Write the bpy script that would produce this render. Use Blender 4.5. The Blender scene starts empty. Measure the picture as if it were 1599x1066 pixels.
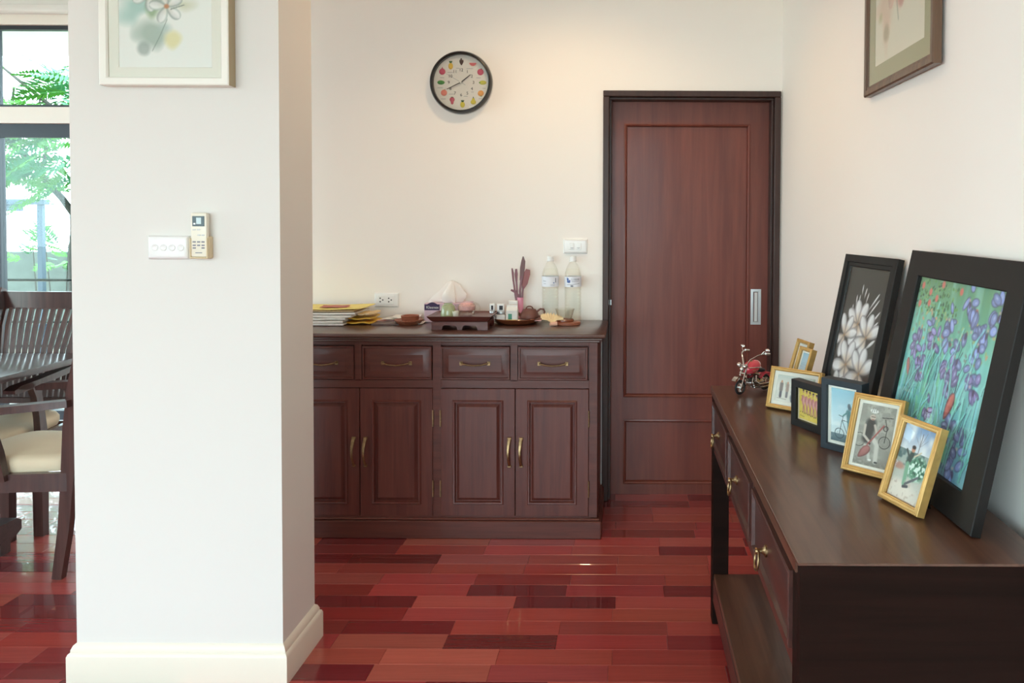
import bpy, bmesh, math, random
import numpy as np
from mathutils import Matrix, Vector
random.seed(7)
R = math.radians
SC = bpy.context.scene
COL = SC.collection

# ------------------------------------------------------------------ camera
cam_d = bpy.data.cameras.new('camera'); cam = bpy.data.objects.new('camera', cam_d); COL.objects.link(cam)
cam_d.sensor_fit = 'HORIZONTAL'; cam_d.sensor_width = 36.0
cam_d.lens = 1200.0 / 1599.0 * 36.0
cam_d.shift_x = -(979.0 - 799.5) / 1599.0
cam_d.shift_y = (366.42 - 533.0) / 1599.0
cam_d.clip_start = 0.05
_p, _f = R(1.5), 0.0045
_r = Vector((1, 0, 0)); _F = Vector((0, math.cos(_p), -math.sin(_p))); _u = Vector((0, math.sin(_p), math.cos(_p)))
_r, _u = math.cos(_f) * _r + math.sin(_f) * _u, -math.sin(_f) * _r + math.cos(_f) * _u
cam.matrix_world = Matrix(((_r.x, _u.x, -_F.x, 0), (_r.y, _u.y, -_F.y, 0), (_r.z, _u.z, -_F.z, 1.42), (0, 0, 0, 1)))
SC.camera = cam

# ------------------------------------------------------------------ sky, light, exposure
SKY = 9.6
W = bpy.data.worlds.new('sky'); SC.world = W; W.use_nodes = True
bg = W.node_tree.nodes['Background']; bg.inputs['Color'].default_value = (0.86, 0.935, 1.05, 1); bg.inputs['Strength'].default_value = SKY
SC.view_settings.view_transform = 'Standard'; SC.view_settings.look = 'None'
SC.view_settings.gamma = 1.0; SC.view_settings.use_curve_mapping = False
SC.view_settings.exposure = 0.09
SC.cycles.use_denoising = True
SC.cycles.max_bounces = 12; SC.cycles.diffuse_bounces = 8; SC.cycles.glossy_bounces = 4
SC.cycles.transparent_max_bounces = 16; SC.cycles.transmission_bounces = 6
SC.cycles.caustics_reflective = False; SC.cycles.caustics_refractive = False
SC.cycles.sample_clamp_indirect = 8.0

def portal(loc, rot, sx, sy):
    d = bpy.data.lights.new('window_portal', 'AREA'); d.shape = 'RECTANGLE'; d.size = sx; d.size_y = sy
    o = bpy.data.objects.new('window_portal', d); COL.objects.link(o); o.location = loc; o.rotation_euler = rot
    d.cycles.is_portal = True

# ------------------------------------------------------------------ helpers
def lin(c):
    return tuple(((v / 255.0) / 12.92 if v / 255.0 <= 0.04045 else ((v / 255.0 + 0.055) / 1.055) ** 2.4) for v in c[:3]) + (1.0,)

class M:
    """collects faces, builds one mesh object"""
    def __init__(s): s.v = []; s.f = []; s.mi = []; s.m = 0; s.T = None
    def add(s, vs, fs, mi=None):
        b = len(s.v)
        if s.T is not None: vs = [tuple(s.T @ Vector(p)) for p in vs]
        s.v += [tuple(p) for p in vs]
        for f in fs: s.f.append(tuple(b + i for i in f)); s.mi.append(s.m if mi is None else mi)
        return s
    def box(s, x0, x1, y0, y1, z0, z1, bev=0.0):
        if bev <= 0:
            vs = [(x, y, z) for z in (z0, z1) for y in (y0, y1) for x in (x0, x1)]
            return s.add(vs, [(0, 2, 3, 1), (4, 5, 7, 6), (0, 1, 5, 4), (2, 6, 7, 3), (0, 4, 6, 2), (1, 3, 7, 5)])
        bm = bmesh.new(); bmesh.ops.create_cube(bm, size=1)
        for q in bm.verts: q.co = Vector(((x0 + x1) / 2 + q.co.x * (x1 - x0), (y0 + y1) / 2 + q.co.y * (y1 - y0), (z0 + z1) / 2 + q.co.z * (z1 - z0)))
        bev = min(bev, 0.45 * min(x1 - x0, y1 - y0, z1 - z0))
        bmesh.ops.bevel(bm, geom=bm.edges[:], offset=bev, segments=2 if bev > 0.004 else 1, affect='EDGES', profile=0.5)
        return s._bm(bm)
    def _bm(s, bm):
        bm.verts.index_update()
        s.add([tuple(q.co) for q in bm.verts], [tuple(q.index for q in f.verts) for f in bm.faces]); bm.free(); return s
    def lathe(s, prof, n=24, c=(0, 0, 0), sx=1.0, sy=1.0, cap=True):
        vs = []; fs = []; k = len(prof)
        for i in range(n):
            a = 2 * math.pi * i / n
            for r, z in prof: vs.append((c[0] + r * math.cos(a) * sx, c[1] + r * math.sin(a) * sy, c[2] + z))
        for i in range(n):
            j = (i + 1) % n
            for q in range(k - 1): fs.append((i * k + q, j * k + q, j * k + q + 1, i * k + q + 1))
        if cap and prof[0][0] > 1e-6: fs.append(tuple(i * k for i in reversed(range(n))))
        if cap and prof[-1][0] > 1e-6: fs.append(tuple(i * k + k - 1 for i in range(n)))
        return s.add(vs, fs)
    def tube(s, pts, r, n=8, closed=False, flat=1.0, up=None):
        pts = [Vector(p) for p in pts]; k = len(pts); rr = r if isinstance(r, (list, tuple)) else [r] * k
        vs = []; fs = []; N = None
        for i, p in enumerate(pts):
            a = pts[(i - 1) % k] if (closed or i) else p; b = pts[(i + 1) % k] if (closed or i < k - 1) else p
            t = (b - a).normalized()
            if N is None:
                N = Vector(up) if up else (Vector((0, 0, 1)) if abs(t.z) < 0.9 else Vector((1, 0, 0)))
            N = (N - t * N.dot(t)).normalized(); B = t.cross(N)
            for q in range(n):
                w = 2 * math.pi * q / n
                vs.append(p + (N * math.cos(w) * flat + B * math.sin(w)) * rr[i])
        for i in range(k if closed else k - 1):
            j = (i + 1) % k
            for q in range(n): fs.append((i * n + q, i * n + (q + 1) % n, j * n + (q + 1) % n, j * n + q))
        if not closed: fs.append(tuple(reversed(range(n)))); fs.append(tuple((k - 1) * n + q for q in range(n)))
        return s.add(vs, fs)
    def bar(s, pts, w, d, side=(0, 1, 0)):
        """rectangular section swept along pts; w across (in the plane), d along side"""
        pts = [Vector(p) for p in pts]; k = len(pts); S = Vector(side).normalized(); vs = []; fs = []
        ww = w if isinstance(w, (list, tuple)) else [w] * k
        for i, p in enumerate(pts):
            t = (pts[min(i + 1, k - 1)] - pts[max(i - 1, 0)]).normalized(); n = S.cross(t).normalized()
            for a, b in ((-1, -1), (1, -1), (1, 1), (-1, 1)): vs.append(p + n * a * ww[i] / 2 + S * b * d / 2)
        for i in range(k - 1):
            for q in range(4): fs.append((i * 4 + q, i * 4 + (q + 1) % 4, i * 4 + 4 + (q + 1) % 4, i * 4 + 4 + q))
        fs.append((3, 2, 1, 0)); fs.append(tuple((k - 1) * 4 + q for q in range(4)))
        return s.add(vs, fs)
    def ell(s, c, r, n=12, m=8, rot=None):
        vs = []; fs = []; Q = rot or Matrix.Identity(3)
        prof = [(math.sin(math.pi * i / m), -math.cos(math.pi * i / m)) for i in range(m + 1)]
        vs.append((0, 0, -1))
        for i in range(1, m):
            for j in range(n):
                a = 2 * math.pi * j / n; vs.append((prof[i][0] * math.cos(a), prof[i][0] * math.sin(a), prof[i][1]))
        vs.append((0, 0, 1)); L = len(vs) - 1
        for j in range(n):
            fs.append((0, 1 + (j + 1) % n, 1 + j)); b = 1 + (m - 2) * n; fs.append((L, b + j, b + (j + 1) % n))
            for i in range(m - 2): fs.append((1 + i * n + j, 1 + i * n + (j + 1) % n, 1 + (i + 1) * n + (j + 1) % n, 1 + (i + 1) * n + j))
        vs = [Vector(c) + Q @ Vector((p[0] * r[0], p[1] * r[1], p[2] * r[2])) for p in vs]
        return s.add(vs, fs)
    def prism(s, poly, z0, z1, ax='z'):
        """poly in the plane normal to ax, extruded z0..z1 along ax"""
        n = len(poly); g = {'z': lambda a, b, h: (a, b, h), 'y': lambda a, b, h: (a, h, b), 'x': lambda a, b, h: (h, a, b)}[ax]
        vs = [g(a, b, z0) for a, b in poly] + [g(a, b, z1) for a, b in poly]
        fs = [tuple(reversed(range(n))), tuple(n + i for i in range(n))] + [(i, (i + 1) % n, n + (i + 1) % n, n + i) for i in range(n)]
        if ax == 'y': fs = [tuple(reversed(f)) for f in fs]
        return s.add(vs, fs)
    def loops(s, x0, x1, z0, z1, prof, fill=True):
        """nested rectangles in the xz plane facing -y: prof = [(inset, y), ...]"""
        vs = []; fs = []
        for d, y in prof: vs += [(x0 + d, y, z0 + d), (x1 - d, y, z0 + d), (x1 - d, y, z1 - d), (x0 + d, y, z1 - d)]
        for i in range(len(prof) - 1):
            for q in range(4): fs.append((i * 4 + q, i * 4 + (q + 1) % 4, i * 4 + 4 + (q + 1) % 4, i * 4 + 4 + q))
        if fill: b = 4 * (len(prof) - 1); fs.append((b, b + 1, b + 2, b + 3))
        return s.add(vs, fs)
    def build(s, name, mats, parent=None, sharp=32, world=True):
        me = bpy.data.meshes.new(name)
        off = OFF.get(parent.name, Vector((0, 0, 0))) if (parent is not None and world) else Vector((0, 0, 0))
        me.from_pydata([tuple(Vector(p) - off) for p in s.v], [], s.f)
        mats = mats if isinstance(mats, (list, tuple)) else [mats]
        for m in mats: me.materials.append(m)
        me.polygons.foreach_set('material_index', s.mi)
        me.polygons.foreach_set('use_smooth', [True] * len(s.f))
        me.update()
        me.set_sharp_from_angle(angle=R(sharp))
        o = bpy.data.objects.new(name, me); COL.objects.link(o)
        if parent is not None:
            o.parent = parent; OFF[o.name] = off
        return o
OFF = {}
def thing(name, label, cat, loc=(0, 0, 0), rot=(0, 0, 0), group=None):
    o = bpy.data.objects.new(name, None); COL.objects.link(o); o.location = loc; o.rotation_euler = rot
    o.empty_display_size = 0.05
    o['label'] = label; o['category'] = cat
    if group: o['group'] = group
    OFF[o.name] = Vector(loc) if rot == (0, 0, 0) else Vector((0, 0, 0))
    return o
def tag(o, label=None, cat=None, group=None, kind=None):
    for k, v in (('label', label), ('category', cat), ('group', group), ('kind', kind)):
        if v: o[k] = v
    return o
def struct(o, label, cat): return tag(o, label, cat, kind='structure')

# ------------------------------------------------------------------ materials
def mat(name, rgb, rough=0.5, metal=0.0, coat=0.0, spec=None, bump=0.0, bscale=60.0, var=0.0, vscale=8.0):
    m = bpy.data.materials.new(name); m.use_nodes = True; t = m.node_tree; b = t.nodes['Principled BSDF']
    c = lin(rgb); b.inputs['Base Color'].default_value = c; b.inputs['Roughness'].default_value = rough
    b.inputs['Metallic'].default_value = metal; b.inputs['Coat Weight'].default_value = coat; b.inputs['Coat Roughness'].default_value = 0.1
    if spec is not None: b.inputs['Specular IOR Level'].default_value = spec
    tc = t.nodes.new('ShaderNodeTexCoord')
    if var > 0:
        n = t.nodes.new('ShaderNodeTexNoise'); n.inputs['Scale'].default_value = vscale; n.inputs['Detail'].default_value = 4
        t.links.new(tc.outputs['Object'], n.inputs['Vector'])
        r = t.nodes.new('ShaderNodeValToRGB'); r.color_ramp.elements[0].position = 0.3; r.color_ramp.elements[1].position = 0.7
        r.color_ramp.elements[0].color = tuple(v * (1 - var) for v in c[:3]) + (1,); r.color_ramp.elements[1].color = tuple(min(1, v * (1 + var)) for v in c[:3]) + (1,)
        t.links.new(n.outputs['Fac'], r.inputs['Fac']); t.links.new(r.outputs['Color'], b.inputs['Base Color'])
    if bump > 0:
        n = t.nodes.new('ShaderNodeTexNoise'); n.inputs['Scale'].default_value = bscale; n.inputs['Detail'].default_value = 3
        t.links.new(tc.outputs['Object'], n.inputs['Vector'])
        bn = t.nodes.new('ShaderNodeBump'); bn.inputs['Strength'].default_value = bump; bn.inputs['Distance'].default_value = 0.002
        t.links.new(n.outputs['Fac'], bn.inputs['Height']); t.links.new(bn.outputs['Normal'], b.inputs['Normal'])
    return m
def wood(name, c0, c1, ax='x', rough=0.3, coat=0.3, scale=9.0, source=None, stretch=14.0, croug=0.12, spec=None):
    """grain stretched along ax between c0 and c1; source 'obj' takes object colour, 'attr' a colour attribute"""
    m = bpy.data.materials.new(name); m.use_nodes = True; t = m.node_tree; b = t.nodes['Principled BSDF']
    tc = t.nodes.new('ShaderNodeTexCoord'); mp = t.nodes.new('ShaderNodeMapping')
    sc = [scale * stretch / 3] * 3; sc['xyz'.index(ax)] = scale / 4
    mp.inputs['Scale'].default_value = sc
    t.links.new(tc.outputs['Object'], mp.inputs['Vector'])
    n = t.nodes.new('ShaderNodeTexNoise'); n.inputs['Scale'].default_value = 1.0; n.inputs['Detail'].default_value = 6; n.inputs['Roughness'].default_value = 0.62; n.inputs['Distortion'].default_value = 0.6
    t.links.new(mp.outputs['Vector'], n.inputs['Vector'])
    r = t.nodes.new('ShaderNodeValToRGB'); r.color_ramp.elements[0].position = 0.32; r.color_ramp.elements[1].position = 0.68
    if source is None:
        r.color_ramp.elements[0].color = lin(c0); r.color_ramp.elements[1].color = lin(c1)
        t.links.new(n.outputs['Fac'], r.inputs['Fac']); t.links.new(r.outputs['Color'], b.inputs['Base Color'])
    else:
        r.color_ramp.elements[0].color = (c0, c0, c0, 1); r.color_ramp.elements[1].color = (c1, c1, c1, 1)
        t.links.new(n.outputs['Fac'], r.inputs['Fac'])
        if source == 'obj': q = t.nodes.new('ShaderNodeObjectInfo')
        else: q = t.nodes.new('ShaderNodeAttribute'); q.attribute_name = 'Col'
        x = t.nodes.new('ShaderNodeMix'); x.data_type = 'RGBA'; x.blend_type = 'MULTIPLY'; x.inputs['Factor'].default_value = 1.0
        t.links.new(q.outputs['Color'], x.inputs['A']); t.links.new(r.outputs['Color'], x.inputs['B']); t.links.new(x.outputs['Result'], b.inputs['Base Color'])
    b.inputs['Roughness'].default_value = rough; b.inputs['Coat Weight'].default_value = coat; b.inputs['Coat Roughness'].default_value = croug
    if spec is not None: b.inputs['Specular IOR Level'].default_value = spec
    bn = t.nodes.new('ShaderNodeBump'); bn.inputs['Strength'].default_value = 0.06; bn.inputs['Distance'].default_value = 0.001
    t.links.new(n.outputs['Fac'], bn.inputs['Height']); t.links.new(bn.outputs['Normal'], b.inputs['Normal'])
    return m
def clear(name, tint=(255, 255, 255), rough=0.02, base=0.05, edge=0.6, edgetint=None):
    """thin clear sheet: transparent with a fresnel-like gloss"""
    m = bpy.data.materials.new(name); m.use_nodes = True; t = m.node_tree; t.nodes.clear()
    o = t.nodes.new('ShaderNodeOutputMaterial'); tr = t.nodes.new('ShaderNodeBsdfTransparent'); g = t.nodes.new('ShaderNodeBsdfGlossy')
    g.inputs['Roughness'].default_value = rough; tr.inputs['Color'].default_value = lin(tint)
    lw = t.nodes.new('ShaderNodeLayerWeight'); lw.inputs['Blend'].default_value = 0.5
    pw = t.nodes.new('ShaderNodeMath'); pw.operation = 'POWER'; pw.inputs[1].default_value = 5.0 if edgetint is None else 2.0
    mr = t.nodes.new('ShaderNodeMapRange'); mr.inputs['To Min'].default_value = base; mr.inputs['To Max'].default_value = edge
    mx = t.nodes.new('ShaderNodeMixShader')
    t.links.new(lw.outputs['Facing'], pw.inputs[0]); t.links.new(pw.outputs[0], mr.inputs['Value'])
    t.links.new(mr.outputs['Result'], mx.inputs['Fac']); t.links.new(tr.outputs[0], mx.inputs[1]); t.links.new(g.outputs[0], mx.inputs[2])
    if edgetint is not None:
        rm = t.nodes.new('ShaderNodeMix'); rm.data_type = 'RGBA'; rm.inputs['A'].default_value = lin(tint); rm.inputs['B'].default_value = lin(edgetint)
        t.links.new(lw.outputs['Facing'], rm.inputs['Factor']); t.links.new(rm.outputs['Result'], tr.inputs['Color'])
    t.links.new(mx.outputs[0], o.inputs['Surface'])
    return m
def attr_mat(name, rough=0.55, coat=0.0):
    m = bpy.data.materials.new(name); m.use_nodes = True; t = m.node_tree; b = t.nodes['Principled BSDF']
    q = t.nodes.new('ShaderNodeAttribute'); q.attribute_name = 'Col'; t.links.new(q.outputs['Color'], b.inputs['Base Color'])
    b.inputs['Roughness'].default_value = rough; b.inputs['Coat Weight'].default_value = coat
    return m
def emit(name, rgb, s):
    m = bpy.data.materials.new(name); m.use_nodes = True; t = m.node_tree; b = t.nodes['Principled BSDF']
    b.inputs['Base Color'].default_value = lin(rgb); b.inputs['Emission Color'].default_value = lin(rgb); b.inputs['Emission Strength'].default_value = s
    return m

m_wall = mat('cream_wall_paint', (246, 241, 234), 0.75, bump=0.05, bscale=90)
m_white_wall = mat('bright_wall_paint', (246, 242, 234), 0.7)
m_pillar = mat('dimmed_wall_paint', (222, 219, 213), 0.7, bump=0.05, bscale=90)  # wall paint darkened on the stub to offset the strong window light there
m_ceil = mat('ceiling_paint', (248, 246, 242), 0.8)
m_base = mat('baseboard_paint', (230, 222, 206), 0.4)
m_gap = mat('dark_seam', (48, 20, 18), 0.6)
m_plank = wood('red_plank', 0.80, 1.12, 'x', rough=0.2, coat=0.75, scale=7, source='obj', croug=0.022)
m_plank_far = wood('red_plank_joined', 0.80, 1.12, 'x', rough=0.2, coat=0.75, scale=7, source='attr', croug=0.022)
m_cabx = wood('dark_cabinet_wood_horizontal', (74, 36, 29), (95, 50, 41), 'x', 0.36, 0.08, spec=.3)
m_cabz = wood('dark_cabinet_wood_vertical', (78, 37, 31), (99, 52, 43), 'z', 0.36, 0.08, spec=.3)
m_cabtop = wood('dark_cabinet_top', (74, 47, 39), (94, 63, 52), 'x', 0.34, 0.45, croug=0.24)
m_door = wood('red_brown_door_wood', (97, 46, 36), (121, 62, 48), 'z', 0.42, 0.1, scale=5, spec=.4)
m_frame = wood('dark_door_frame_wood', (50, 32, 27), (68, 45, 38), 'z', 0.45, 0.05, spec=.35)
m_cony = wood('console_wood_lengthwise', (72, 46, 35), (98, 67, 51), 'y', 0.30, 0.3)
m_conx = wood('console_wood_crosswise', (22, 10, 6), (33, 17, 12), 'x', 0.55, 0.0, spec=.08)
m_cong = wood('console_drawer_wood', (56, 31, 27), (78, 46, 39), 'y', 0.34, 0.15, spec=.4)
m_chair = wood('dark_chair_wood', (58, 36, 34), (80, 53, 48), 'z', 0.32, 0.3)
m_table = wood('dark_table_wood', (56, 38, 38), (72, 52, 50), 'x', 0.32, 0.3)
m_brass = mat('antique_brass', (142, 116, 84), 0.36, 1.0, var=.25, vscale=90)
m_chrome = mat('chrome', (205, 200, 195), 0.16, 1.0)
m_silver = mat('satin_silver', (200, 204, 206), 0.35, 0.7)
m_white = mat('white_plastic', (234, 234, 232), 0.25)
m_wgrey = mat('pale_grey_plastic', (205, 207, 205), 0.35)
m_ivory = mat('ivory_plastic', (232, 226, 208), 0.35)
m_ivory2 = mat('yellowed_plastic', (214, 196, 160), 0.4)
m_black = mat('black_plastic', (26, 23, 21), 0.25)
m_blackf = mat('black_frame_paint', (20, 18, 17), 0.45, spec=.3)
m_bluegrey = mat('blue_grey_frame_paint', (44, 52, 58), 0.5, spec=.3)
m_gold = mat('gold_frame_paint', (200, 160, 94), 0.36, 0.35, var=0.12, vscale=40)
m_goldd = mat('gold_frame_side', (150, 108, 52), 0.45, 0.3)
m_champ = mat('champagne_frame', (178, 160, 128), 0.35, 0.35)
m_creamf = mat('cream_frame', (236, 234, 224), 0.35)
m_brownf = wood('brown_picture_frame_wood', (78, 56, 40), (112, 84, 62), 'z', 0.4, 0.2)
m_matw = mat('white_mat_board', (238, 236, 226), 0.8)
m_mato = mat('olive_mat_board', (164, 160, 124), 0.85)
m_print = attr_mat('printed_paper', 0.5)
m_pane = clear('picture_glass', (252, 253, 252), 0.015, 0.02, 0.8)
m_win = clear('window_glass', (236, 246, 244), 0.01, 0.03, 0.9)
m_alu = mat('dark_window_frame', (44, 50, 58), 0.4, 0.2)
m_fab = mat('cream_seat_fabric', (226, 208, 178), 0.8, bump=0.15, bscale=300)
m_paper = mat('white_paper', (232, 230, 224), 0.75, var=0.06, vscale=30)
m_news = mat('newsprint', (228, 227, 222), 0.85, var=0.12, vscale=40)
m_yel = mat('yellow_paper', (240, 220, 124), 0.6, var=0.08, vscale=20)
m_yel2 = mat('deep_yellow_bag', (222, 178, 62), 0.5, var=0.15, vscale=25)
m_redp = mat('faded_red_paper', (186, 108, 96), 0.6)
m_pinkp = mat('pink_paper', (222, 176, 176), 0.7)
m_terra = wood('reddish_coaster_wood', (136, 78, 54), (170, 104, 76), 'x', 0.45, 0.1, scale=25)
m_tray = wood('dark_tray_wood', (80, 38, 32), (108, 55, 46), 'x', 0.34, 0.15, scale=16, spec=.4)
m_tray2 = wood('round_tray_wood', (104, 50, 30), (140, 76, 46), 'x', 0.25, 0.5, scale=16)
m_clay = mat('brown_clay', (112, 70, 58), 0.5, bump=0.1, bscale=200)
m_celadon = mat('celadon_glaze', (164, 172, 132), 0.25, coat=0.4, var=0.1, vscale=30)
m_purple = mat('dark_purple_print', (58, 34, 78), 0.5)
m_lilac = mat('lilac_card', (214, 186, 200), 0.6, var=0.1, vscale=30)
m_tissue = mat('tissue', (244, 238, 232), 0.9)
m_pink = mat('pink_plastic', (226, 150, 172), 0.4)
m_maroon = mat('maroon_plastic', (112, 34, 46), 0.35)
m_green = mat('green_print', (70, 140, 112), 0.5)
m_cloth = mat('cream_cloth', (232, 206, 160), 0.9, var=0.06, vscale=40)
m_clear = clear('clear_bottle_plastic', (254, 254, 252), 0.04, 0.005, 0.32, (250, 249, 246))
m_water = clear('bottled_water', (255, 255, 254), 0.02, 0.0, 0.03, (252, 251, 248))
m_glassw = clear('drinking_glass', (252, 252, 250), 0.02, 0.01, 0.45, (246, 243, 237))
m_pinkg = clear('pink_potpourri_tint', (236, 196, 200), 0.2, 0.1, 0.3)
m_label = mat('bottle_label', (232, 234, 240), 0.5)
m_blueink = mat('blue_ink', (58, 92, 158), 0.5)
m_greyink = mat('grey_ink', (128, 130, 140), 0.5)
m_ink = mat('dark_ink', (40, 38, 40), 0.6)
m_red = mat('red_enamel', (206, 62, 74), 0.25, 0.1, coat=0.6)
m_rubber = mat('black_rubber', (24, 22, 22), 0.6)
m_dial = mat('clock_dial', (226, 220, 214), 0.6)
m_trunk = mat('grey_bark', (78, 76, 72), 0.9, bump=0.5, bscale=30, var=0.2, vscale=20)
m_leaf = mat('fresh_green_leaf', (74, 146, 42), 0.5, var=0.2, vscale=3)
m_leaf2 = mat('blue_green_leaf', (58, 132, 84), 0.5, var=0.2, vscale=3)
for _m in (m_leaf, m_leaf2):
    _b = _m.node_tree.nodes['Principled BSDF']; _b.inputs['Transmission Weight'].default_value = 0.0; _b.inputs['Subsurface Weight'].default_value = 0.0
m_gravel = mat('garden_ground', (168, 162, 146), 0.95, var=0.2, vscale=6)
m_terr = mat('terrace_tile', (188, 186, 176), 0.6, var=0.05, vscale=6)
m_gwall = mat('garden_wall_render', (92, 102, 98), 0.9, var=0.12, vscale=5)
m_galv = mat('blue_grey_metal', (62, 80, 96), 0.5, 0.2)
m_eave = mat('white_soffit', (245, 247, 246), 0.8)
m_dark = mat('dark_recess', (22, 14, 13), 0.8)

# ------------------------------------------------------------------ painted flat prints
class Canvas:
    def __init__(s, w, h, nx, ny, bgc):
        s.w, s.h, s.nx, s.ny = w, h, nx, ny
        u = np.linspace(0, 1, nx); v = np.linspace(0, 1, ny); s.U, s.V = np.meshgrid(u, v); s.asp = h / w
        s.X = s.U; s.Y = s.V * s.asp            # isotropic coordinates, width = 1
        s.c = np.zeros((ny, nx, 3)); s.c[:] = bgc; s.rng = np.random.RandomState(3)
    def noise(s, fx, fy, seed=0):
        g = np.random.RandomState(seed).rand(int(fy) + 2, int(fx) + 2); x = s.U * fx; y = s.V * fy
        i = x.astype(int); j = y.astype(int); a = x - i; b = y - j; a = a * a * (3 - 2 * a); b = b * b * (3 - 2 * b)
        return (g[j, i] * (1 - a) + g[j, i + 1] * a) * (1 - b) + (g[j + 1, i] * (1 - a) + g[j + 1, i + 1] * a) * b
    def mix(s, k, col):
        k = np.clip(k, 0, 1)[..., None]; s.c = s.c * (1 - k) + np.array(col, float) * k
    def grad(s, v0, v1, c0, c1):
        k = np.clip((s.V - v0) / (v1 - v0), 0, 1)[..., None]; sel = ((s.V >= v0) & (s.V <= v1))[..., None]
        s.c = np.where(sel, np.array(c0) * (1 - k) + np.array(c1) * k, s.c)
    def e(s, cx, cy, rx, ry, col, rot=0, soft=0.15, a=1.0):
        dx = s.X - cx; dy = s.Y - cy * s.asp; t = R(rot); p = dx * math.cos(t) + dy * math.sin(t); q = -dx * math.sin(t) + dy * math.cos(t)
        d = np.sqrt((p / rx) ** 2 + (q / ry) ** 2); s.mix((1 - d) / soft * a if a < 1 else (1 - d) / soft, col) if a >= 1 else s.mix(np.clip((1 - d) / soft, 0, 1) * a, col)
    def st(s, pts, w, col, a=1.0):
        d = np.full(s.X.shape, 9.0)
        for (x0, y0), (x1, y1) in zip(pts[:-1], pts[1:]):
            y0 *= s.asp; y1 *= s.asp; L = (x1 - x0) ** 2 + (y1 - y0) ** 2 + 1e-9
            t = np.clip(((s.X - x0) * (x1 - x0) + (s.Y - y0) * (y1 - y0)) / L, 0, 1)
            d = np.minimum(d, np.hypot(s.X - x0 - t * (x1 - x0), s.Y - y0 - t * (y1 - y0)))
        s.mix(np.clip((w - d) / (0.5 * w) , 0, 1) * a, col)
    def ring(s, cx, cy, r, w, col, a=1.0, sq=1.0):
        d = np.abs(np.hypot((s.X - cx) / sq, s.Y - cy * s.asp) - r); s.mix(np.clip((w - d) / (0.6 * w), 0, 1) * a, col)
    def petal(s, bx, by, ang, L, wd, c_in, c_out, edge=(70, 66, 72), a=1.0):
        t = R(ang); dx = s.X - bx; dy = s.Y - by * s.asp; p = (dx * math.cos(t) + dy * math.sin(t)) / L; q = (-dx * math.sin(t) + dy * math.cos(t)) / wd
        pc = np.clip(p, 0, 1); half = np.sqrt(np.clip(pc, 0, 1)) * np.sqrt(np.clip(1 - pc, 0, 1)) * 2 * (0.55 + 0.45 * pc)
        d = half - np.abs(q); ins = (p > 0) & (p < 1)
        k = np.clip(d / 0.18, 0, 1) * ins
        col = np.array(c_in)[None, None] * (1 - np.clip(pc * 1.9, 0, 1))[..., None] + np.array(c_out)[None, None] * np.clip(pc * 1.9, 0, 1)[..., None]
        sh = np.clip(d / 0.45, 0, 1)[..., None]; sh2 = (0.86 + 0.14 * np.clip(q + 0.5, 0, 1))[..., None]
        col = (np.array(edge)[None, None] * (1 - sh) + col * sh) * sh2
        kk = (k * a)[..., None]; s.c = s.c * (1 - kk) + col * kk
    def build(s, name, parent, x0, z0, y, material=None):
        """a flat sheet facing -y, lower left corner at (x0, y, z0)"""
        X = x0 + s.U * s.w; Zz = z0 + s.V * s.h
        vs = np.stack([X, np.full_like(X, y), Zz], -1).reshape(-1, 3)
        i = np.arange(s.ny * s.nx).reshape(s.ny, s.nx)
        f = np.stack([i[:-1, :-1], i[:-1, 1:], i[1:, 1:], i[1:, :-1]], -1).reshape(-1, 4)
        me = bpy.data.meshes.new(name); me.from_pydata(vs.tolist(), [], f.tolist())
        c = np.clip(s.c, 0, 255) / 255.0; c = np.where(c <= 0.04045, c / 12.92, ((c + 0.055) / 1.055) ** 2.4)
        at = me.color_attributes.new('Col', 'FLOAT_COLOR', 'POINT')
        at.data.foreach_set('color', np.concatenate([c, np.ones(c.shape[:2] + (1,))], -1).astype(np.float32).ravel())
        me.materials.append(material or m_print); me.update()
        o = bpy.data.objects.new(name, me); COL.objects.link(o); o.parent = parent
        return o

def text_part(name, body, size, material, parent, loc, rot, ext=0.0003, align='CENTER', sx=1.0):
    cu = bpy.data.curves.new(name, 'FONT'); cu.body = body; cu.size = size; cu.extrude = ext; cu.align_x = align; cu.align_y = 'CENTER'; cu.resolution_u = 3
    to = bpy.data.objects.new(name, cu); COL.objects.link(to); bpy.context.view_layer.update()
    me = bpy.data.meshes.new_from_object(to.evaluated_get(bpy.context.evaluated_depsgraph_get()))
    bpy.data.objects.remove(to); me.materials.clear(); me.materials.append(material); me.name = name
    o = bpy.data.objects.new(name, me); COL.objects.link(o); o.parent = parent
    o.location = loc; o.rotation_euler = rot; o.scale = (sx, 1, 1)
    return o

# ================================================================== THE ROOM
YW = 3.785            # back wall
YG = 5.2              # window wall
CE = 2.90             # ceiling
YR = -2.2             # rear wall, behind the camera
XL = -6.5             # left wall
def xw(y): return 0.758 + (YW - y) * 0.00755     # right wall face, very slightly out of square

struct(M().box(XL, 1.05, YR, YG + 0.15, -0.12, -0.010).build('floor', m_gap), 'glossy red wooden parquet floor with mixed light and dark planks', 'floor')
floor_o = bpy.data.objects['floor']
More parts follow.
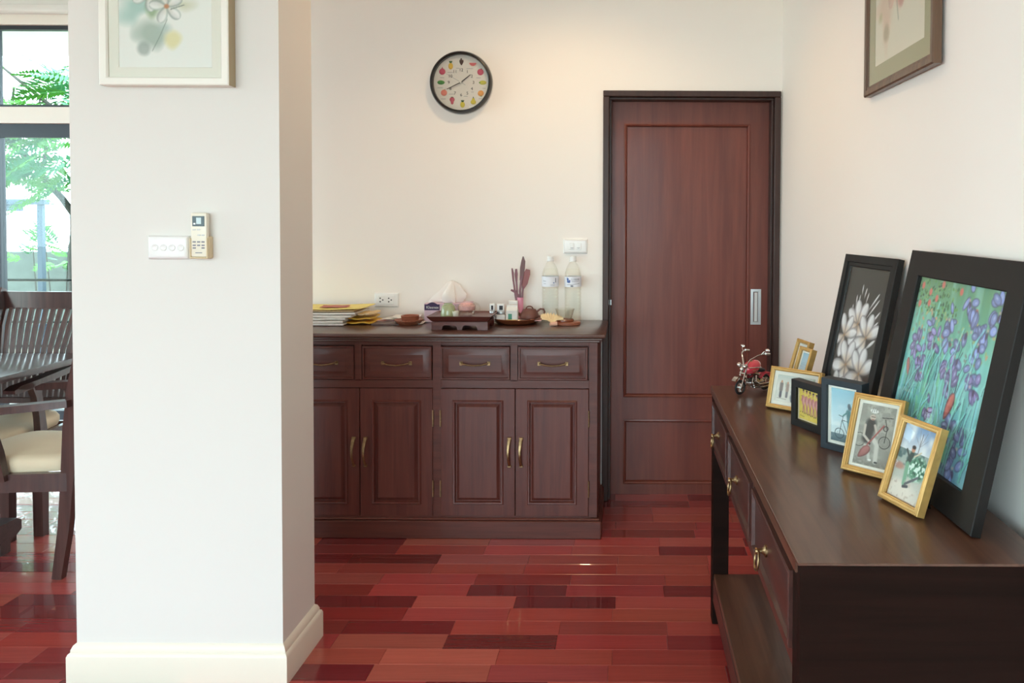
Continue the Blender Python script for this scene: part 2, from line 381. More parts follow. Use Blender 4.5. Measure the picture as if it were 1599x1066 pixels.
# planks: rows run along x, laid in pairs whose joints step by half a plank
PW, PL, Y0 = 0.0872, 0.3685, 2.387
TONE = {'L': (184, 94, 82), 'l': (173, 83, 74), 'M': (168, 74, 66), 'm': (154, 63, 58), 'd': (134, 49, 47), 'D': (114, 38, 39)}
ANCH = {-1: -.79, 0: -.778, 1: -.597, 2: -.593, 3: -.783, 4: -.773, 5: -.592, 6: -.582, 7: -.773, 8: -.767, 9: -.595, 10: -.59}
ROWT = {-1: 'DlMm', 0: 'MLMm', 1: 'lDmd', 2: 'DMmM', 3: 'dMMM', 4: 'DlDMM', 5: 'MDmD', 6: 'Mdmm', 7: 'mMmM', 8: 'DlMM', 9: 'mMMD', 10: 'llMlD'}
def plank_mesh(w):
    c = 0.0012; g = 0.0003; x0, x1, y0, y1 = g, w - g, g, PW - g
    o_ = [(x0, y0), (x1, y0), (x1, y1), (x0, y1)]; i_ = [(x0 + c, y0 + c), (x1 - c, y0 + c), (x1 - c, y1 - c), (x0 + c, y1 - c)]
    vs = [(a, b, -0.011) for a, b in o_] + [(a, b, -0.0008) for a, b in o_] + [(a, b, 0) for a, b in i_]
    fs = [(q + k * 4, (q + 1) % 4 + k * 4, (q + 1) % 4 + 4 + k * 4, q + 4 + k * 4) for k in (0, 1) for q in range(4)] + [(8, 9, 10, 11)]
    return vs, fs
pv, pf = plank_mesh(PL)
plank_me = bpy.data.meshes.new('plank'); plank_me.from_pydata(pv, [], pf); plank_me.materials.append(m_plank); plank_me.update()
rng = random.Random(11); far = M(); farc = []; nplank = 0
for k in range(int((YR - Y0) / PW) - 1, int((YG - Y0) / PW) + 1):
    yk = Y0 + k * PW
    if yk < YR: continue
    anch = ANCH.get(k, -.595 + (PL / 2 if ((k + 1) // 2) % 2 == 0 else 0) - rng.uniform(0, .02))
    i0 = int((XL - anch) / PL) - 1; i1 = int((1.0 - anch) / PL) + 1
    for i in range(i0, i1):
        x = anch + i * PL
        if x < XL or x > 0.80 - PL * .2: continue
        if yk > YW + 0.09 and x > -2.1: continue
        t = ROWT.get(k, ''); ch = t[i + 1] if 0 <= i + 1 < len(t) else rng.choice('lMMMmmmddD')
        c = [v * rng.uniform(.93, 1.07) for v in TONE[ch]]
        ymid = yk + PW / 2
        vis = ymid > 2.25 and ((-1.35 < x + PL and ymid < 3.9) or ((-940 * ymid / 1200 - .35 < x < -830 * ymid / 1200 + .1) and ymid < 4.7))
        if vis and nplank < 296:
            o = bpy.data.objects.new('plank', plank_me); COL.objects.link(o); o.parent = floor_o; o.location = (x, yk, rng.uniform(-.0002, .0002))
            o.color = lin(c); nplank += 1
        else:
            far.add([(x + a, yk + b, d) for a, b, d in pv], pf); farc += [lin(c)] * len(pv)
fo = far.build('planks_beyond', m_plank_far, floor_o); fo['kind'] = 'stuff'
at = fo.data.color_attributes.new('Col', 'FLOAT_COLOR', 'POINT'); at.data.foreach_set('color', np.array(farc, np.float32).ravel())

w = M(); w.box(-2.05, -0.119, YW, 3.96, 0, CE); w.box(-0.119, 0.751, YW, 3.96, 2.026, CE); w.box(0.751, 1.0, YW, 3.96, 0, CE)
struct(w.build('wall_back', m_wall), 'cream painted back wall behind the dark sideboard', 'wall')
struct(M().prism([(xw(3.96), 3.96), (xw(YR), YR), (1.05, YR), (1.05, 3.96)][::-1], 0, CE).build('wall_right', m_wall), 'cream painted right wall above the long console', 'wall')
struct(M().box(-2.05, -1.93, 3.96, YG, 0, CE).build('wall_inner', m_wall), 'short return wall between sideboard corner and dining windows', 'wall')
PX0, PX1, PY0, PY1 = -1.66, -1.036, 2.294, 2.53
struct(M().box(PX0, PX1, PY0, PY1, 0, CE).build('wall_front', m_pillar), 'white wall stub carrying light switches and a flower watercolour', 'wall')
b = M(); prof = [(0.02, 0.0), (0.02, 0.082), (0.017, 0.090), (0.012, 0.094), (0.012, 0.100), (0.007, 0.112), (0.0, 0.118)]
vs = []; fs = []
for d, z in prof: vs += [(PX0 - d, PY0 - d, z), (PX1 + d, PY0 - d, z), (PX1 + d, PY1 + d, z), (PX0 - d, PY1 + d, z)]
for i in range(len(prof) - 1):
    for q in range(4): fs.append((i * 4 + q, i * 4 + (q + 1) % 4, i * 4 + 4 + (q + 1) % 4, i * 4 + 4 + q))
struct(b.add(vs, fs).build('baseboard_front', m_base), 'moulded cream baseboard around the white wall stub', 'baseboard')
struct(M().box(xw(1) - .012, xw(1) + .004, YR, 3.765, 0, 0.10, 0.004).build('baseboard_right', m_base), 'cream baseboard along the right wall behind the console', 'baseboard')
struct(M().box(XL - .1, 1.1, YR - .1, YG + .2, CE, CE + .12).build('ceiling', m_ceil), 'white ceiling', 'ceiling')

w = M(); w.box(XL, -5.9, YG, 5.34, 0, CE); w.box(-2.15, -1.93, YG, 5.34, 0, CE); w.box(-5.9, -2.15, YG, 5.34, 2.68, CE); w.box(-5.9, -2.15, YG, 5.34, 2.018, 2.128)
struct(w.build('wall_far', m_white_wall), 'white window wall of the dining area', 'wall')
def opening_wall(name, label, ax, pos, lo, hi, a0, a1, z0, z1, th):
    q = M()
    def bx(a, b_, c, d):
        if b_ - a < 1e-4 or d - c < 1e-4: return
        if ax == 'y': q.box(a, b_, pos, pos + th, c, d)
        else: q.box(pos, pos + th, a, b_, c, d)
    bx(lo, a0, 0, CE); bx(a1, hi, 0, CE); bx(a0, a1, 0, z0); bx(a0, a1, z1, CE)
    return struct(q.build(name, m_white_wall), label, 'wall')
opening_wall('wall_rear', 'white wall with a wide window opposite the sideboard', 'y', YR - .12, XL, 1.05, -4.5, 0.5, 0.1, 2.5, .12)
opening_wall('wall_left', 'white left wall of the dining area with a wide window', 'x', XL - .12, YR - .12, 5.34, 0.0, 4.4, 0.1, 2.5, .12)
def window(name, label, ax, pos, a0, a1, z0, z1, stiles, fw, th=.05, bot=None, top=None, glass=True):
    q = M(); bot = bot or fw; top = top or fw
    def bx(a, b_, c, d, t0, t1):
        if ax == 'y': q.box(a, b_, pos + t0, pos + t1, c, d)
        else: q.box(pos + t0, pos + t1, a, b_, c, d)
    bx(a0, a1, z1 - top, z1, 0, th); bx(a0, a1, z0, z0 + bot, 0, th)
    for s_ in [a0 + fw / 2] + stiles + [a1 - fw / 2]: bx(s_ - fw / 2, s_ + fw / 2, z0 + bot, z1 - top, 0, th)
    o = q.build(name, m_alu); struct(o, label, 'window')
    if glass:
        e = [a0 + fw] + [v for s_ in stiles for v in (s_ - fw / 2, s_ + fw / 2)] + [a1 - fw]
        for i in range(0, len(e), 2):
            q = M(); 
            if ax == 'y': q.box(e[i], e[i + 1], pos + th / 2 - .003, pos + th / 2 + .003, z0 + bot, z1 - top)
            else: q.box(pos + th / 2 - .003, pos + th / 2 + .003, e[i], e[i + 1], z0 + bot, z1 - top)
            q.build('pane', m_win, o)
    return o
window('window_1', 'upper fixed window with thin dark frame and garden leaves outside', 'y', YG + .03, -5.9, -2.15, 2.13, 2.678, [-4.285], .028, bot=.016, top=.026)
window('window_2', 'tall sliding glass door with a deep dark top rail', 'y', YG + .03, -5.9, -2.15, 0.0, 2.016, [-4.285], .045, bot=.06, top=.09)
window('window_3', 'wide window behind the viewpoint', 'y', YR - .09, -4.5, 0.5, 0.1, 2.5, [-2.83, -1.17], .05)
window('window_4', 'wide window in the left wall', 'x', XL - .09, 0.0, 4.4, 0.1, 2.5, [1.47, 2.93], .05)
portal((-4.02, YG + .4, 1.35), (R(-90), 0, 0), 3.75, 2.65)
portal((-2.0, YR - .2, 1.3), (R(90), 0, 0), 5.0, 2.4)
portal((XL - .2, 2.2, 1.3), (0, R(-90), 0), 2.4, 4.4)
t = M(); t.box(-5.95, -2.06, YG - .10, YG - .004, 2.745, 2.79, .008); t.box(-5.95, -2.06, YG - .045, YG - .004, 2.80, CE, .006)
struct(t.build('trim_1', m_white), 'white curtain track along the top of the dining windows', 'trim')

# ---- door
d = M()
for x0, x1 in ((-0.119, -0.089), (0.721, 0.751)): d.box(x0, x1, 3.768, 3.945, 0, 1.997, .003)
d.box(-0.119, 0.751, 3.768, 3.945, 1.997, 2.026, .003)
d.box(-0.089, -0.078, 3.80, 3.868, 0, 1.985, .002); d.box(0.710, 0.721, 3.80, 3.868, 0, 1.985, .002); d.box(-0.089, 0.721, 3.80, 3.868, 1.985, 1.997, .002)
door = d.build('door_1', m_frame); struct(door, 'red brown panelled sliding door in a dark wooden frame', 'door')
lf = M()
Yd = 3.872
lf.box(-0.092, -0.016, Yd, 3.91, -0.0095, 1.992); lf.box(0.618, 0.724, Yd, 3.91, -0.0095, 1.992)
lf.box(-0.016, 0.618, Yd, 3.91, 1.877, 1.992); lf.box(-0.016, 0.618, Yd, 3.91, 0.382, 0.496); lf.box(-0.016, 0.618, Yd, 3.91, -0.0095, 0.053)
lf.build('door_leaf', m_door, door)
for z0, z1 in ((0.496, 1.877), (0.053, 0.382)):
    q = M(); q.loops(-0.016, 0.618, z0, z1, [(0, Yd + .001), (0, Yd - .004), (.006, Yd - .006), (.012, Yd - .002), (.016, Yd + .010), (.016, Yd + .012)])
    q.build('door_panel', m_door, door)
q = M(); q.loops(0.626, 0.678, 0.868, 1.047, [(0, Yd), (0, Yd - .003), (.012, Yd - .004), (.016, Yd + .0), (.017, Yd + .001)]); q.build('recessed_handle', m_silver, door)
M().box(0.6445, 0.6595, Yd - .0035, Yd - .001, 0.885, 1.03, .001).build('handle_recess', m_wgrey, door)
M().box(-0.0885, -0.0765, 3.80, 3.803, 0.972, 0.998).build('strike_plate', m_silver, door)

# ---- recessed ceiling lamps (warm) near the sideboard
def downlight(x, y, power, lab):
    t = thing('ceiling_downlight', lab, 'lamp', (x, y, CE))
    M().lathe([(.055, -.001), (.056, -.006), (.045, -.007), (.045, -.002)], 24, (x, y, CE), cap=False).build('trim_ring', m_white, t)
    M().lathe([(.0, -.003), (.045, -.003)], 24, (x, y, CE), cap=False).build('lamp_disc', emit('warm_lamp', (255, 226, 190), 12), t)
    d = bpy.data.lights.new('downlight_beam', 'SPOT'); d.energy = power; d.color = (1.0, .66, .34); d.shadow_soft_size = .05; d.spot_size = R(130); d.spot_blend = .6
    o = bpy.data.objects.new('downlight_beam', d); COL.objects.link(o); o.parent = t; o.location = (0, 0, -.03)
downlight(-0.30, 2.95, 28, 'recessed warm ceiling lamp in front of the dark sideboard')

# ================================================================== SIDEBOARD (back wall)
sb = thing('sideboard', 'long dark wooden sideboard with raised panel doors against the back wall', 'cabinet', (-.80, 3.55, 0))
FX0, FX1, FY, BY = -1.495, -0.126, 3.340, 3.762
c = M()
c.box(FX0, FX1, FY + .02, BY, .08, .872)
for x in (FX0, -0.846 - .0, FX1 - .037): c.box(x, x + .037, FY, FY + .022, .09, .862, .001)
c.box(FX0 + .002, FX1 - .002, FY + .0012, FY + .0215, .848, .8625); c.box(FX0 + .03, FX1 - .03, FY + .001, FY + .0215, .660, .694); c.box(FX0 + .03, FX1 - .03, FY + .001, FY + .0215, .082, .096)
for x in (-0.506, -1.187): c.box(x, x + .030, FY + .001, FY + .0215, .690, .850)
c.build('carcass', m_cabx, sb)
p = M(); p.box(FX0 - .018, FX1 + .018, FY - .016, BY, 0, .078, .003); p.box(FX0 - .012, FX1 + .012, FY - .010, BY, .078, .088, .004); p.build('plinth', m_cabx, sb)
tp = M(); tp.box(FX0 - .036, FX1 + .035, FY - .034, BY + .002, .884, .902, .005); tp.box(FX0 - .022, FX1 + .022, FY - .020, BY, .872, .884, .004); tp.box(FX0 - .010, FX1 + .010, FY - .009, BY, .862, .873, .003)
tp.build('cabinet_top', m_cabtop, sb)
def bail(x, z, y):
    q = M(); L = .064
    q.tube([(x - L + .004, y - .016, z + .003), (x - L * .5, y - .018, z - .004), (x, y - .018, z - .007), (x + L * .5, y - .018, z - .004), (x + L - .004, y - .016, z + .003)], [.004, .0034, .003, .0034, .004], 8)
    for s in (-1, 1):
        q.box(x + s * (L - .004) - .007, x + s * (L - .004) + .007, y - .003, y, z - .008, z + .009, .001)
        q.tube([(x + s * (L - .004), y, z + .003), (x + s * (L - .004), y - .017, z + .003)], .004, 8)
    return q
for x0, x1 in ((-.474, -.166), (-.813, -.506), (-1.154, -.847), (-1.494 + .037, -1.187)):
    q = M(); q.loops(x0 + .002, x1 - .002, .696, .842, [(0, FY + .015), (0, FY - .004), (.003, FY - .006), (.008, FY - .006), (.010, FY + .001), (.014, FY + .001), (.036, FY - .009), (.037, FY - .009)])
    dr = q.build('drawer', m_cabx, sb)
    bail((x0 + x1) / 2, .769, FY - .009).build('handle', m_brass, dr)
def strap(x, z, y, tw):
    q = M(); pts = []; 
    for i in range(9):
        f = i / 8; pts.append((x + -.004 * math.sin(f * math.pi), y - .006 - .018 * math.sin(f * math.pi), z + .060 - .120 * f))
    q.bar(pts, [.014, .013, .011, .009, .008, .008, .008, .009, .011], .004, (0.96, .28, 0))
    q2 = M(); q2.tube(pts, [.008, .0075, .0065, .0055, .005, .005, .005, .0055, .006], 8, flat=.45, up=(0, 1, 0))
    q2.box(x - .009, x + .009, y - .008, y, z + .054, z + .066, .002); q2.box(x - .008, x + .008, y - .008, y, z - .066, z - .056, .002)
    return q2
for x0, x1, hs in ((-.484, -.163, 0), (-.811, -.485, 1), (-1.164, -.845, 0), (-1.458, -1.165, 1)):
    ix = .054
    q = M(); q.loops(x0 + .0015, x1 - .0015, .097, .657, [(0, FY + .012), (0, FY - .002), (.0015, FY - .003), (ix - .004, FY - .003), (ix, FY - .008), (ix + .006, FY - .007), (ix + .010, FY + .004), (ix + .014, FY + .004), (ix + .026, FY - .004), (ix + .027, FY - .004)])
    dr = q.build('cabinet_door', m_cabz, sb)
    hx = x0 + .025 if hs == 0 else x1 - .025
    strap(hx, .379, FY - .003, 1 if hs == 0 else -1).build('handle', m_brass, dr)
    ex = x1 + .0005 if hs == 0 else x0 - .0005
    for z in (.527, .217):
        M().tube([(ex, FY - .004, z - .036), (ex, FY - .004, z + .036)], .0035, 8).build('hinge', m_brass, dr)

# ================================================================== CONSOLE (right wall)
ZT = .82
cn = thing('console_table', 'long dark brown console table with three drawers and low shelf', 'table', (.52, 2.0, 0))
CX0, CX1, CY0, CY1 = .302, .742, 1.312, 2.692
q = M(); q.box(CX0 - .004, CX1, CY0 - .001, CY1, ZT - .005, ZT, .001); q.box(CX0 - .004, CX1, CY0 + .0205, CY1, ZT - .026, ZT - .005); q.build('table_top', m_cony, cn)
for x0, x1 in ((CX0, CX0 + .055), (CX1 - .055, CX1)):
    for y0, y1 in ((CY0 + .0205, CY0 + .057), (CY1 - .06, CY1 - .004)):
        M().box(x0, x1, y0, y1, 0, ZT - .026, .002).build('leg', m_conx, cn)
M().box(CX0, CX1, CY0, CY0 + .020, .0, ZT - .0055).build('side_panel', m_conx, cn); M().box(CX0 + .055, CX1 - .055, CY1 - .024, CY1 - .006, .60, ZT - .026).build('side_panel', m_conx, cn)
q = M(); q.box(CX0 + .002, CX0 + .02, CY0 + .057, CY1 - .06, .60, .634, .002); q.box(CX0 + .002, CX0 + .02, CY0 + .057, CY1 - .06, .780, ZT - .026)
q.box(CX0 + .02, CX1 - .002, CY0 + .022, CY1 - .024, .602, .616); q.box(CX1 - .02, CX1 - .004, CY0 + .057, CY1 - .06, .60, ZT - .026)
for y in (1.795, 2.221): q.box(CX0 + .002, CX0 + .02, y, y + .028, .63, .785)
q.build('drawer_case', m_cong, cn)
q = M(); q.box(CX0 + .004, CX1 - .004, CY0 + .057, CY1 - .062, .158, .178, .002); q.build('shelf', m_cony, cn)
q = M(); q.box(CX0 + .002, CX0 + .02, CY0 + .057, CY1 - .06, .082, .158, .002); q.box(CX1 - .02, CX1 - .004, CY0 + .057, CY1 - .06, .082, .158); q.build('shelf_apron', m_cong, cn)
TX = Matrix.Rotation(R(-90), 4, 'Z')
for y0, y1 in ((1.372, 1.792), (1.826, 2.218), (2.252, 2.628)):
    q = M(); q.T = TX; x = CX0
    q.loops(-y1, -y0, .637, .779, [(0, x + .014), (0, x - .006), (.004, x - .008), (.009, x - .007), (.012, x + .001), (.016, x + .001), (.018, x)])
    dr = q.build('drawer', m_cong, cn)
    yc = (y0 + y1) / 2 + .05
    k = M(); k.T = Matrix.Translation((x, yc, .70)) @ Matrix.Rotation(R(-90), 4, 'Y')
    k.lathe([(0.013, 0), (.013, .003), (.008, .006), (.005, .010), (.005, .018), (.007, .020), (.006, .024), (0, .025)], 14)
    k.build('pull_rosette', m_brass, dr)
    k = M(); k.tube([(x - .020 + .003 * math.cos(a), yc + .021 * math.sin(a), .681 + .021 * math.cos(a)) for a in [2 * math.pi * i / 18 for i in range(18)]], .0028, 6, closed=True)
    k.build('pull_ring', m_brass, dr)

# ================================================================== PICTURES
def frame(name, label, cat, loc, yaw, lean, w, h, t, border, mats, prof=None, paint=None, matw=0.0, matm=None, res=(70, 100), group=None, pane=True, stand=True):
    """local: x right, z up, front faces -y, back at y = t"""
    r = thing(name, label, cat, loc, (-R(lean), 0, R(yaw)), group); OFF[r.name] = Vector((0, 0, 0))
    f = M(); pr = prof or [(0, t), (0, .001), (.001, 0), (border * .35, -.0005), (border * .4, .0012), (border * .7, .0005), (border * .75, .003), (border * .96, .004), (border, .008)]
    f.loops(0, w, 0, h, pr, fill=False)
    f.m = 1 if len(mats) > 1 else 0; f.loops(0, w, 0, h, [(border, .012), (border, .008)], fill=False)
    f.m = 0
    # the back of the moulding
    f.add([(0, t, 0), (w, t, 0), (w, t, h), (0, t, h), (border, t, border), (w - border, t, border), (w - border, t, h - border), (border, t, h - border)], [(0, 4, 5, 1), (1, 5, 6, 2), (2, 6, 7, 3), (3, 7, 4, 0)])
    f.build('frame_moulding', mats, r)
    M().box(border * .8, w - border * .8, max(.013, t - .006), t - .001, border * .8, h - border * .8).build('backing_board', m_black, r)
    yp = .0115; b = border
    if matw > 0:
        q = M(); q.loops(0, w, 0, h, [(b - .001, .0095), (b + matw, .0095), (b + matw + .0015, .0112)], fill=False); q.build('mat_board', matm or m_matw, r); b += matw
    cv = Canvas(w - 2 * b + .002, h - 2 * b + .002, res[0], res[1], (230, 228, 220)); paint(cv); cv.build('print', r, b - .001, b - .001, yp)
    if pane: M().box(border - .001, w - border + .001, .0062, .0078, border - .001, h - border + .001).build('glass_pane', m_pane, r)
    if stand:
        L = h * .62; q = M(); th = math.radians(26)
        q.T = Matrix.Translation((w / 2, t, h * .70)) @ Matrix.Rotation(th if lean < 8 else th - R(4), 4, 'X')
        zl = -h * .70 / math.cos(th) * (.97 if lean < 8 else .86)
        q.prism([(-.012, 0), (.012, 0), (.022, zl), (-.022, zl)][::-1], 0, .003, 'y'); q.build('easel_strut', m_black, r)
    return r

def p_blooms(c):      # white blossoms on near black
    c.c[:] = (44, 39, 37); c.grad(0, 1, (58, 52, 48), (40, 35, 33))
    for bx, by, a, L, wd in ((.40, .80, 92, .16, .020), (.47, .78, 80, .16, .022), (.53, .74, 78, .18, .018), (.30, .72, 95, .16, .02), (.36, .73, 88, .15, .018), (.25, .66, 100, .14, .018), (.62, .70, 52, .34, .024), (.60, .64, 50, .40, .022), (.68, .58, 48, .36, .026), (.70, .54, 44, .30, .030), (.72, .44, 38, .26, .04), (.70, .30, 42, .22, .05)):
        c.petal(bx, by, a, L, wd, (170, 165, 168), (236, 234, 238))
    cen = [((.44, .60), (150, 105, 62, 245, 200, 300), .34, .125), ((.70, .52), (125, 78, 30, 250, 205), .34, .12), ((.15, .50), (112, 62, 15, 262, 205), .32, .105), ((.34, .30), (120, 72, 250, 300, 190, 20), .36, .135), ((.70, .27), (128, 82, 35, 250, 300, 205), .36, .135), ((.20, .08), (100, 50, 150, 20), .32, .12), ((.52, .05), (115, 70, 150, 25), .34, .13), ((.80, .06), (115, 75, 40, 150), .32, .12)]
    for (x, y), angs, L, wd in cen:
        for a in angs: c.petal(x, y, a, L, wd, (206, 172, 138), (244, 242, 246), (112, 106, 114))
        c.e(x, y, .03, .035, (176, 122, 70), soft=.8, a=.7)
def p_garden(c):      # generic blue-green garden painting: blue and violet blobs over upright teal strokes
    rg = random.Random(5)
    c.c[:] = (104, 182, 166); c.grad(0, .62, (104, 150, 176), (106, 190, 182)); c.grad(.62, 1, (106, 186, 170), (96, 146, 104))
    n = c.noise(26, 5, 1); c.mix((n - .45) * 1.2, (150, 208, 206)); n = c.noise(30, 6, 2); c.mix((n - .6) * 1.6, (86, 150, 132))
    for i in range(90):
        x = rg.uniform(-.02, 1.0); y = rg.uniform(0, .55); dx = rg.uniform(-.05, .09); L = rg.uniform(.12, .34)
        pts = [(x + dx * f * f, y + L * f) for f in (0, .33, .66, 1)]
        if rg.random() < .5: c.st(pts, rg.uniform(.010, .022), rg.choice([(128, 208, 200), (98, 182, 160), (134, 206, 216), (112, 190, 148)]), .8)
        else: c.st(pts, rg.uniform(.0035, .0055), rg.choice([(44, 84, 92), (56, 70, 86), (50, 96, 90)]), .75)
    for i in range(170):
        x = rg.uniform(0, .52); y = rg.uniform(.80, 1.0) - x * .06; c.e(x, y, rg.uniform(.008, .018), rg.uniform(.008, .014), rg.choice([(58, 110, 70), (90, 150, 88), (44, 84, 64), (120, 164, 110)]), rg.uniform(0, 180), .4)
    for i in range(70): 
        x = rg.uniform(0, 1); y = rg.uniform(.60, .82); c.e(x, y, .012, .02, rg.choice([(176, 176, 130), (190, 160, 130), (150, 178, 130), (120, 150, 140)]), rg.uniform(0, 180), .5)
    for x, y in ((.05, .95), (.16, .92), (.17, .855), (.05, .84), (.30, .975), (.52, .955), (.25, .89), (.72, .86), (.42, .70)): c.e(x, y, .024, .028, (204, 110, 100), soft=.4)
    def bloom(x, y, k, col):
        for j in range(7):
            a = rg.uniform(0, 360); dx, dy = .05 * k * math.cos(R(a)), .062 * k * math.sin(R(a)); rx, ry = rg.uniform(.030, .050) * k, rg.uniform(.016, .028) * k
            v = rg.uniform(.82, 1.2)
            c.e(x + dx, y + dy / c.asp, rx + .0045, ry + .0045, (66, 68, 104), a + 25, .25, .85); c.e(x + dx, y + dy / c.asp, rx, ry, tuple(min(255, q * v) for q in col), a + 25, .35)
            c.e(x + dx * 1.15, y + dy * 1.1 / c.asp, rx * .45, ry * .4, (176, 188, 222), a + 25, .7, .8)
        c.e(x + rg.uniform(-.02, .02), y - .035 * k, .015 * k, .026 * k, (70, 54, 86), rg.uniform(-30, 30), .5, .8)
        c.e(x + rg.uniform(-.03, .03), y - .01 * k, .014, .012, (206, 166, 164), 0, .6, .7)
    for x, y, k, v in ((.64, .93, 1, 0), (.92, .90, 1.1, 0), (.86, .80, 1.1, 0), (.46, .80, .95, 0), (.68, .77, 1.15, 0), (.80, .72, 1.0, 0), (.50, .70, 1.05, 0), (.26, .71, .8, 0), (.34, .66, 1.0, 1), (.13, .60, 1.0, 1), (.20, .55, .9, 1), (.62, .62, 1.0, 0), (.55, .54, 1.05, 1), (.80, .57, 1.1, 0), (.60, .47, 1.0, 1), (.84, .50, .95, 1), (.24, .46, .75, 1), (.42, .29, .8, 1), (.70, .22, 1.1, 0), (.82, .18, 1.1, 0), (.56, .10, 1.1, 1), (.82, .08, 1.15, 0), (.30, .12, 1, 0)):
        bloom(x, y, k, (132, 122, 178) if v else (128, 144, 198))
    for i in range(60):
        x = rg.uniform(0, 1.0); y = rg.uniform(0, .62); dx = rg.uniform(-.05, .09); L = rg.uniform(.08, .2); pts = [(x + dx * f * f, y + L * f) for f in (0, .33, .66, 1)]
        c.st(pts, rg.uniform(.006, .012), rg.choice([(140, 214, 208), (108, 192, 176), (136, 206, 222)]), .7); c.st([(a_ + .012, b_) for a_, b_ in pts], .0035, (58, 80, 96), .6)
    c.c = c.c * 1.07 + 4
    c.petal(.62, .27, 70, .17, .05, (196, 100, 96), (222, 130, 118), (90, 60, 80)); c.petal(.10, .40, 110, .12, .03, (220, 150, 140), (206, 130, 124), (90, 70, 90))
def figure(c, x, y, hgt, col, head=(206, 160, 134), legs=None, lean=0):
    k = hgt * c.asp
    c.st([(x, y), (x + lean * .5, y + hgt * .45)], .11 * k, legs or col); c.st([(x + lean * .5, y + hgt * .42), (x + lean, y + hgt * .76)], .15 * k, col)
    c.e(x + lean * 1.1, y + hgt * .90, .075 * k, .095 * k, head, 0, .3)
def p_park(c):        # person in a park, sky, tree, rail and shrubs
    c.grad(.66, 1, (206, 214, 222), (128, 158, 198)); c.grad(0, .66, (222, 214, 204), (150, 166, 160))
    n = c.noise(7, 7, 4); c.mix((n - .5) * 2 * (c.V > .66), (236, 238, 240))
    n = c.noise(16, 22, 5); c.mix(((n - .42) * 3) * ((c.V > .44) & (c.V < .66)), (92, 116, 118))
    c.e(.12, .42, .22, .10, (176, 132, 118), 0, .5); c.e(.3, .12, .6, .26, (226, 216, 204), 0, .5)
    c.st([(.56, .62), (.58, .92)], .014, (120, 116, 124)); 
    for a in ((.40, .86), (.76, .86), (.48, .95), (.70, .95)): c.st([(.57, .74), a], .007, (136, 134, 144))
    n = c.noise(22, 30, 6); k = np.clip((1 - np.hypot((c.U - .66) / .34, (c.V - .46) / .19)) * 3, 0, 1); c.mix(k, (92, 146, 118)); c.mix(k * (n > .62), (214, 236, 226)); c.mix(k * (n < .3), (52, 94, 78))
    c.st([(.36, .50), (.42, .62)], .085, (52, 70, 66)); c.e(.42, .685, .065, .075, (196, 138, 112), 0, .3); c.e(.42, .715, .07, .05, (50, 38, 38), 0, .4); c.st([(.34, .58), (.24, .66)], .03, (58, 66, 66)); c.st([(.50, .60), (.66, .68)], .022, (210, 196, 170))
    c.st([(.36, .48), (.40, .22)], .07, (120, 168, 140)); c.st([(.44, .22), (.74, .36)], .035, (92, 94, 100)); c.st([(.40, .18), (.52, .20)], .04, (74, 74, 80))
    c.mix(((n - .7) * 4) * (c.V < .3), (196, 180, 168))
def p_guitar(c):      # grey photo of a seated helmeted person with a red guitar and a bicycle
    c.c[:] = (150, 150, 142); n = c.noise(9, 12, 7); c.mix((n - .4) * 1.6, (186, 184, 174)); n = c.noise(24, 34, 8); c.mix((n - .6) * 2.5, (104, 104, 98)); c.grad(0, .16, (120, 118, 110), (150, 148, 140)); c.mix((n - .5) * 1.5, (170, 168, 160))
    c.ring(.78, .42, .15, .014, (60, 60, 58)); c.ring(.78, .42, .10, .004, (120, 120, 116)); c.st([(.72, .78), (.80, .62), (.78, .42)], .014, (52, 52, 50)); c.st([(.62, .80), (.92, .82)], .013, (46, 46, 46)); c.ring(.76, .64, .06, .014, (40, 40, 40))
    c.ring(.10, .40, .17, .015, (80, 80, 76))
    c.st([(.30, .34), (.44, .46), (.60, .36), (.62, .10)], .075, (204, 202, 194)); c.st([(.34, .34), (.40, .22), (.44, .12)], .05, (196, 194, 186)); c.e(.47, .11, .05, .03, (226, 226, 222)); c.e(.64, .09, .05, .03, (60, 60, 60))
    c.st([(.30, .44), (.35, .68)], .18, (58, 58, 56)); c.st([(.20, .64), (.20, .48), (.36, .40)], .045, (196, 186, 176)); c.st([(.46, .66), (.56, .52)], .042, (190, 180, 170))
    c.e(.37, .78, .095, .085, (196, 180, 166), 0, .25); c.e(.38, .885, .125, .062, (232, 232, 228), -4, .2); 
    for s in (-.06, 0, .06): c.st([(.38 + s, .87), (.38 + s * .8, .92)], .012, (112, 112, 110))
    c.st([(.33, .79), (.43, .79)], .012, (60, 56, 54)); c.st([(.35, .745), (.41, .745)], .01, (150, 90, 80))
    c.petal(.14, .12, 50, .42, .15, (158, 96, 92), (178, 116, 112), (110, 60, 60)); c.st([(.34, .34), (.70, .68)], .026, (158, 84, 80)); c.e(.40, .36, .03, .03, (80, 50, 50))
